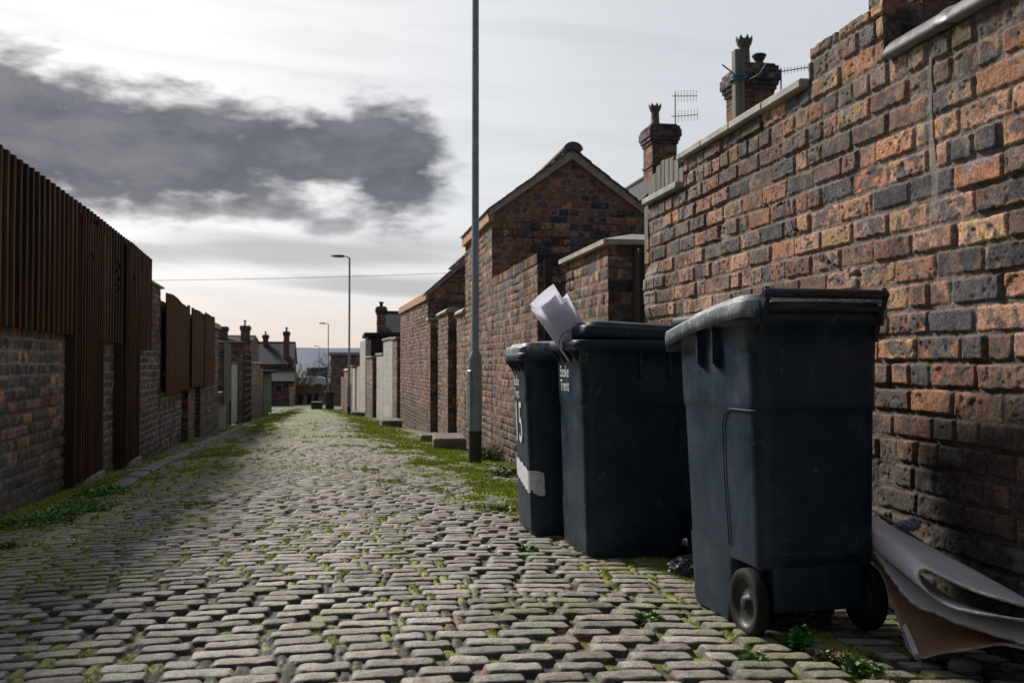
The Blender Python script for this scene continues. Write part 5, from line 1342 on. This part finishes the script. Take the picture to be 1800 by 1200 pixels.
# ================================================================== FAR HOUSES ON THE LEFT
def houses_left():
    e, rf, loc = house(-12.2, -7.7, 88, 97, E0 + 1.9, E0 + 2.5, 'red brick house with shallow roof and two chimney stacks above the left walls', ridge='x', seed=231, res=.12, z0=-3.2, windows=[(-9.5, 88, E0 - .6, .9, 1.2, 'y')])
    chimney_part(e, loc, -10.3, 90, 1.0, .6, E0 + 2.0, E0 + 3.25, 232, [(-.25, 0, .12, .1, 'low')], res=.06)
    chimney_part(e, loc, -8.2, 89, .75, .6, E0 + 1.6, E0 + 3.3, 233, [(-.05, 0, .5, .09, 'cowl')], res=.06)
    chimney_part(e, loc, -11.9, 92, .5, .4, E0 + 2.0, E0 + 2.75, 234, [(0, 0, .3, .09, 'cowl')], res=.06)
    e, rf, loc = house(-8.6, -4.7, 100, 108, E0 + .1, E0 + 2.2, 'brick house with big dark slate roof and two tall chimneys past the lane', ridge='x', seed=235, res=.12, z0=-3.6, windows=[(-5.5, 100, E0 - .35, .55, .4, 'y')])
    chimney_part(e, loc, -7.55, 103.5, .5, .5, E0 + 1.6, E0 + 2.95, 236, [(0, 0, .35, .10, 'cowl')], res=.06)
    chimney_part(e, loc, -5.35, 101, .55, .55, E0 + .3, E0 + 3.2, 237, [(0, 0, .45, .11, 'cowl')], res=.05)
    b = MB()
    V = [(-7.2, 97.2, E0 - 1.65), (-4.4, 97.2, E0 - 1.65), (-4.4, 100.0, E0 - .35), (-7.2, 100.0, E0 - .35)]; V2 = V + [(x, y, z + .06) for x, y, z in V]
    b.add(V2, [(0, 3, 2, 1), (4, 5, 6, 7), (0, 1, 5, 4), (1, 2, 6, 5), (2, 3, 7, 6), (3, 0, 4, 7)])
    tag(rel(b, loc).build('lean_to_roof', M['slate'], e), 'slate roof of the low extension')
    b = MB(); face(b, (-7.1, 97.6, 0), (1, 0, 0), (0, -1, 0), 2.6, -3.6, E0 - 1.65, .12, 'redblack', 240, rough=.3); b.box((-7.05, 97.65, -3.6), (-4.55, 100, E0 - 1.7), (.1, .05, .04))
    rel(b, loc).build('extension_wall', M['brickfar'], e)
    b = MB(); b.box((-6.3, 97.55, E0 - 2.75), (-5.5, 97.61, E0 - 1.85), bev=.01); f = rel(b, loc).build('window', M['palewhite'], e)
    b = MB(); b.box((-6.2, 97.535, E0 - 2.65), (-5.6, 97.545, E0 - 1.95)); rel(b, loc).build('pane', M['glass'], f)
houses_left()
e = empty('front_wall', (-5.5, 88, -3), 'low red brick garden wall with a pale end pier at the cross street', 'wall')
b = MB(); face(b, (-8.5, 90, 0), (1, 0, 0), (0, -1, 0), 4.2, -3.4, E0 - 2.35, .06, 'house', 241, rough=.4); b.box((-8.5, 90.02, -3.4), (-4.3, 90.2, E0 - 2.36), (.1, .05, .04)); rel(b, e.location).build('brickwork', M['brickfar'], e)
b = MB(); b.box((-4.5, 89.8, -3.4), (-4.15, 90.2, E0 - 2.15), bev=.02); b.box((-4.55, 89.75, E0 - 2.15), (-4.1, 90.25, E0 - 2.05), bev=.02); rel(b, e.location).build('gate_pier', M['cream'], e)
# boarded fence beyond the street
e = empty('board_fence', (-2.5, 108, -3.3), 'tan boarded fence beyond the cross street', 'fence')
b = MB(); y = 108
for k in range(38):
    x = -5.6 + k * .15; b.box((x, y + .02 * (k % 2), float(gbase(np.array(y))) - .1), (x + .14, y + .03 + .02 * (k % 2), E0 - 2.2 + .03 * math.sin(k)), bev=.01)
rel(b, e.location).build('board', M['fence_tan'], e)
# blue building, white van-like trailer
e = empty('warehouse', (-4.5, 170, -3.6), 'blue clad warehouse far behind the fence', 'building')
b = MB()
for k in range(20): b.box((-5.6 + k * .17, 170, -3.7), (-5.6 + k * .17 + .15, 176, E0 - .75), bev=.02)
rel(b, e.location).build('cladding', M['blue'], e)
b = MB(); V = [(-5.8, 169.7, E0 - .75), (-2.1, 169.7, E0 - 2.0), (-2.1, 176, E0 - 2.0), (-5.8, 176, E0 - .75)]
b.box((-5.7, 169.8, E0 - .77), (-2.2, 176.2, E0 - .6), bev=.02); rel(b, e.location).build('roof', M['slate'], e)
def caravan(x, y, z, L, H, label):
    e = empty('caravan', (x, y, z), label, 'caravan')
    b = MB(); pr = [(-L / 2, .45), (-L / 2 + .05, 1.1), (-L / 2 + .25, H - .12), (-L / 2 + .6, H), (L / 2 - .6, H), (L / 2 - .15, H - .15), (L / 2, 1.2), (L / 2 - .02, .45)]
    m_ = len(pr); V = [(a, 0, c) for a, c in pr] + [(a, 2.1, c) for a, c in pr]
    b.add(V, [tuple(range(m_)), tuple(range(m_, 2 * m_))[::-1]] + [(k, (k + 1) % m_, (k + 1) % m_ + m_, k + m_) for k in range(m_)]); b.build('body', mat('caravan_white', (.6, .62, .64), .4), e)
    for cx in (-L * .3, 0, L * .3):
        b = MB(); b.box((cx - .4, -.02, 1.25), (cx + .4, .01, 1.85), bev=.02); b.build('window', M['glass'], e)
    for cx in (-.5, .5):
        b = MB(); b.lathe([(.05, -.08), (.32, -.08), (.34, 0), (.32, .08), (.05, .08)], 18, Matrix.Translation((cx, .1, .34)) @ Matrix.Rotation(R_(90), 4, 'X')); b.build('wheel', M['rubber'], e)
    return e
caravan(-3.9, 113, float(gbase(np.array(120.))) + .45, 4.6, 2.6, 'white caravan with dark windows parked behind the tan fence')

# far bins
def small_bin(x, y, rz, h, label, open_=False):
    return make_bin((x, y, gz(x, y)), rz, .48, .55, h, label, 'distant wheelie bins', ribs=False, lid_open=(-95 if False else (200 if open_ else 0)))
small_bin(-.62, 55.6, R_(180), .98, 'distant wheelie bin with its lid thrown open beside the right wall', True)
small_bin(-4.05, 104, R_(10), 1.0, 'leftmost of three distant bins in front of the tan fence')
small_bin(-3.2, 104.3, R_(-5), 1.05, 'middle one of three distant bins in front of the tan fence')
small_bin(-2.45, 104, R_(4), 1.05, 'rightmost of three distant bins in front of the tan fence')
b = MB(); gg = gz(-1.5, 60)
b.box((-.32, -.22, .0), (.32, .22, .34), bev=.03); b.box((-.35, -.25, .34), (.35, .25, .39), (1, 1, 1), bev=.015)
o = tag(b.build('recycling_box', M['handle']), 'black recycling box on the setts left of the open distant bin', 'box'); o.location = (-1.35, 57.5, gz(-1.35, 57.5)); 
b = MB(); b.box((-.30, -.2, .39), (.30, .2, .43), bev=.015); lidb = b.build('lid', M['palewhite'], o)

# ================================================================== HILL, TREES
b = MB(); xs = np.linspace(-1500, 1500, 120); ysr = np.linspace(1800, 3200, 12)
X, Y = np.meshgrid(xs, ysr, indexing='ij'); pk = 42 * (.82 + .25 * fbm(X * .002 + 5, Y * 0, 5, 4))
Z = -20 + (pk + 20) * sst(Y, 1700, 2400) * (1 - .2 * sst(Y, 2500, 3300)); b.grid(np.stack([X, Y, Z], -1))
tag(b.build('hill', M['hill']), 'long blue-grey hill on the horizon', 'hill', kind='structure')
def bare_tree(x, y, z, H, label, seed, spread=.5, lean=0, mname='bark', n0=5, dens=4, tr=.12, depth=4):
    r_ = random.Random(seed); e = empty('bare_tree', (x, y, z), label, 'tree')
    t = MB(); tw = MB()
    def br(p, d, L, r, lv):
        q = p + d * L; mid = p + d * L * .5 + Vector((r_.uniform(-1, 1), r_.uniform(-1, 1), r_.uniform(-.5, .5))) * L * .07
        (t if lv < 1 else tw).tube([p, mid, q], [r, r * .8, r * .6], 5 if lv < 2 else 3, cap=False)
        if lv >= depth: return
        for k in range(r_.randint(dens - 1, dens + 1)):
            f = r_.uniform(.35, 1); a = r_.uniform(0, 2 * math.pi); s_ = r_.uniform(.35, .8) * (1 + spread * .5)
            nd = (d + Vector((math.cos(a), math.sin(a), r_.uniform(-.1, .5))) * s_).normalized()
            br(p + d * L * f, nd, L * r_.uniform(.5, .78), r * .52, lv + 1)
    d0 = Vector((lean, 0, 1)).normalized(); br(Vector((0, 0, -.2)), d0, H * .42, tr, 0)
    t.build('trunk', M[mname], e); tw.build('crown', M['bark' if mname == 'bark' else 'darkbark'], e)
    return e
zf = float(gbase(np.array(120.)))
bare_tree(-4.9, 112, zf, 6.2, 'pale leaning bare tree to the right of the big slate roof', 3, lean=.22, tr=.16)
bare_tree(-5.6, 128, zf, 8.5, 'thin bare tree rising behind the pale leaning one', 5, tr=.10, mname='bark')
for k, (x, y, H) in enumerate([(-2.0, 118, 6.5), (-.9, 121, 7.6), (.3, 119, 7.2), (1.6, 124, 7.8), (-2.9, 126, 5.2), (3.0, 120, 7.0)]):
    bare_tree(x, y, zf, H, ['leftmost of the dark bare trees behind the flat-roofed building', 'dark bare tree behind the far street lamp', 'twiggy dark bare tree above the pale roof edge', 'taller dark bare tree above the flat roof', 'small dark bare tree beside the blue warehouse', 'dark bare tree at the right end of the row'][k], 20 + k, mname='darkbark', dens=5, tr=.09)
# dark hedge mass below the trees
b = MB(); q = rng.random((5000, 3)); px = -1.6 + 7 * q[:, 0]; py = 116 + 3 * q[:, 1]; pz = zf + 3.1 * q[:, 2] ** .8 * (.6 + .4 * vn(px * 1.2, py * 0, 4))
d = rng.normal(size=(5000, 3)) * .16; d2 = rng.normal(size=(5000, 3)) * .10; c0 = np.stack([px, py, pz], -1)
V = np.stack([c0, c0 + d, c0 + d2], 1).reshape(-1, 3); b.add(V, np.arange(15000).reshape(-1, 3))
tag(b.build('undergrowth', M['darkbark']), 'dark tangled undergrowth beneath the far bare trees', 'undergrowth', kind='stuff')

# overhead cable
b = MB(); ca = pt(-200, 492, 47); cb = pt(1000, 470, 52); pts = []
for k in range(41): t = k / 40; p = Vector(ca).lerp(Vector(cb), t); p.z -= .55 * (4 * t * (1 - t)) * .5; pts.append(p)
b.tube(pts, .011, 5); thing_mesh(b, 'overhead_cable', M['wire'], 'thin cable strung across the sky above the lane', 'cable')

# ================================================================== GRASS AND WEEDS
def blades(px, py, pz, L, wd, colr, lean, N):
    a = rng.random(N) * 2 * np.pi; ln = lean * rng.random(N)
    dirx = np.cos(a) * ln; diry = np.sin(a) * ln
    tip = np.stack([px + dirx * L, py + diry * L, pz + L * (1 - .4 * ln)], -1)
    a2 = rng.random(N) * 2 * np.pi; s_ = np.stack([np.cos(a2) * wd, np.sin(a2) * wd, 0 * wd], -1)
    base = np.stack([px, py, pz - .002], -1); mid = base * .5 + tip * .5 + np.stack([0 * L, 0 * L, L * .12], -1)
    V = np.stack([base - s_ / 2, base + s_ / 2, mid + s_ * .45, tip, mid - s_ * .45], 1).reshape(-1, 3)
    i = np.arange(N)[:, None] * 5
    F = i + np.array([[0, 1, 2, 3, 4]])
    return V, F, np.repeat(colr, 5, 0)
gb = MB()
for (N, y0, y1, Lm, jw) in ((620000, 2.2, 6.0, .62, 1.0), (380000, 6.0, 14.0, 1.25, .5), (200000, 14, 30, 1.7, .10), (90000, 30, 60, 2.2, .1)):
    u = rng.random(N); py = y0 + (y1 - y0) * u; px = -3.4 + 5.25 * rng.random(N)
    wl = np.interp(py, [2.3, 25, 50, 65], [-1.98, -2.95, -3.3, -3.5]); wr = np.interp(py, [0, 22, 32, 42, 52, 62], [1.83, 1.83, 1.43, .93, .48, -.12])
    gm = grassmask(px, py); h, sd, joint, mo, _ = setts(px, py)
    clump = fbm(px * 9, py * 9, 99, 3)
    tj = joint * (.10 + _[4]) * sst(mo + (fbm(px * 12, py * 12, 43, 3) - .5) * 1.1, .40, .60) * sst(clump, .40, .56) * jw
    prob = np.maximum(gm * (.35 + .65 * sst(clump, .35, .6)), tj)
    ok = (rng.random(N) < prob) & (px > wl + .02) & (px < wr - .02)
    px, py, h, gm, n_ = px[ok], py[ok], h[ok], gm[ok], int(ok.sum())
    pz = glevel(px, py) + h
    L = (.008 + .018 * rng.random(n_) + .014 * gm * rng.random(n_)) * Lm; wd = (.0022 + .0025 * rng.random(n_)) * Lm ** 1.5
    t = rng.random(n_)[:, None]; v2 = fbm(px * 3, py * 3, 12, 2)[:, None]
    col = lerp(np.array([.19, .26, .020]), np.array([.42, .47, .045]), t) * (.7 + .6 * v2)
    yel = (rng.random(n_) < .10)[:, None]; col = np.where(yel, np.array([.26, .21, .07]), col)
    gb.add(*blades(px, py, pz, L, wd, col, 1.1, n_))
tag(gb.build('grass', M['blade']), 'short moss and grass growing in the joints and verges of the lane', 'grass', kind='stuff')

def weed(x, y, r, h, n, label, colr=(.07, .16, .03), seed=1, lw=.010, name='weed', stems=False):
    rg = np.random.default_rng(seed); g_ = gz(x, y) - .012
    b = MB()
    nc = 16 if r > .15 else 3 if r > .05 else 1
    cl = [(r * math.sqrt(rg.random()) * .9, rg.random() * 2 * math.pi, rg.uniform(.25, .6), rg.uniform(.35, 1.1)) for _ in range(nc)] if nc > 1 else [(0, 0, 1, 1)]
    for k in range(n):
        cq, ca_, cr_, ch_ = cl[k % nc]; rr0 = r * cr_ if nc > 1 else r
        a = rg.random() * 2 * math.pi; q = math.sqrt(rg.random()) * rr0; hh = h * ch_ * (1 - (q / rr0) ** 2 * .7) * (.15 + .85 * rg.random())
        p = Vector((cq * math.cos(ca_) * 1.5 * (.4 if nc < 16 else .7) + math.cos(a) * q, cq * math.sin(ca_) * (.5 if nc < 16 else 1.6) + math.sin(a) * q, hh)); d = Vector((math.cos(a), math.sin(a), rg.uniform(-.2, .9))).normalized(); L = lw * (1.0 + 1.3 * rg.random())
        s_ = d.cross(Vector((rg.normal(), rg.normal(), rg.normal() + .5))).normalized() * L * .38
        c = np.array(colr) * (.6 + .9 * rg.random()); 
        V = [p, p + d * L * .4 + s_, p + d * L, p + d * L * .4 - s_]; b.add([tuple(v) for v in V], [(0, 1, 2, 3)], c)
        if k % 5 == 0: b.tube([(0 + p.x * .3, p.y * .3, 0), tuple(p)], .0008, 3, col=np.array(colr) * .7, cap=False)
    o = thing_mesh(b, name, M['blade'], label, 'weed', 'weeds growing along the lane'); o.location = (x, y, g_)
    return o
def gp(x, y):    # photograph position -> spot on the lane
    d_ = y - 640; Z = .72 * F_ / (d_ - .0326 * F_); v = fw * Z + rt * ((x - 900) / F_ * Z); return v.x, v.y
for (x, y, r, h, n, lab, c, lw) in [
    (1393, 1138, .060, .065, 420, 'bushy green weed growing just behind the right wheel of the nearest bin', (.08, .22, .05), .009),
    (1312, 1170, .055, .030, 260, 'low pale green weed in a joint near the bottom right', (.13, .22, .05), .009),
    (1515, 1186, .055, .045, 300, 'bright leafy weed below the corner of the brown board', (.10, .20, .05), .009),
    (1462, 1165, .055, .040, 220, 'reddish brown dying weed between two green weeds', (.13, .10, .04), .009),
    (928, 980, .040, .028, 220, 'dark green tuft at the foot of the middle bin', (.08, .22, .05), .010),
    (1140, 1100, .035, .022, 140, 'small tuft of grass between setts left of the nearest bin', (.11, .19, .03), .010),
    (150, 895, .20, .09, 3000, 'largest clump of nettly weeds at the foot of the left wall', (.15, .27, .05), .010),
    (60, 915, .20, .07, 2400, 'leafy weeds at the left edge below the near brick wall', (.15, .26, .05), .010),
    (185, 862, .17, .08, 2200, 'weeds before the nearer corrugated gate', (.15, .28, .05), .013),
    (30, 960, .14, .05, 200, 'low weed on the setts at the left edge', (.10, .2, .03), .010),
    (862, 808, .15, .22, 500, 'tall grassy weed between the lamp foot and the brick wall', (.11, .15, .04), .026),
    (900, 832, .20, .10, 450, 'ground ivy along the wall foot right of the lamp', (.06, .10, .025), .020),
    (880, 905, .12, .04, 240, 'green weed patch on the setts before the farthest bin', (.10, .17, .03), .014)]:
    X_, Y_ = gp(x, y); weed(X_, Y_, r, h, n, lab, c, int(x), lw)
# long blades by the lamp foot
b = MB(); N = 260; a = rng.random(N) * 2 * np.pi; q = np.sqrt(rng.random(N)) * .14
V, F, C = blades(q * np.cos(a), q * np.sin(a), 0 * q, .10 + .18 * rng.random(N), .006 + 0 * q, np.tile(np.array([[.20, .21, .08]]), (N, 1)), 1.2, N)
b.add(V, F, C); X_, Y_ = gp(862, 806); o = thing_mesh(b, 'grass_tuft', M['blade'], 'tuft of long pale grass blades beside the foot of the nearest lamp', 'grass tuft'); o.location = (X_, Y_, gz(X_, Y_) - .01)

# small litter on the lane
def scrap(x, y, s_, label, m_, seed):
    X_, Y_ = gp(x, y); rg = random.Random(seed); b = MB(); n = 7
    P = np.array([[(s_ * (i / 5 - .5) * (1 + .2 * rg.random()), s_ * .6 * (j / 3 - .5), .006 + .010 * rg.random()) for j in range(4)] for i in range(6)])
    b.grid(P, smooth=False); P2 = P.copy(); P2[..., 2] -= .0015; b.grid(P2, smooth=False, flip=True)
    o = thing_mesh(b, 'paper_scrap', M[m_], label, 'litter', 'scraps of litter on the setts'); o.location = (X_, Y_, gz(X_, Y_) + .012); o.rotation_euler = (.1, .1, rg.random() * 3)
scrap(916, 848, .10, 'white scrap of litter against the foot of the farthest bin', 'white', 1)
scrap(702, 772, .14, 'white scrap on the grass near the stone blocks', 'palewhite', 2)
scrap(858, 984, .035, 'tiny white scrap in front of the farthest bin', 'white', 3)
scrap(330, 1050, .03, 'tiny white scrap on the left setts', 'white', 4)
scrap(128, 962, .03, 'tiny white scrap near the left edge', 'white', 5)
print('objects', len(bpy.data.objects), 'verts', sum(len(m_.vertices) for m_ in bpy.data.meshes))
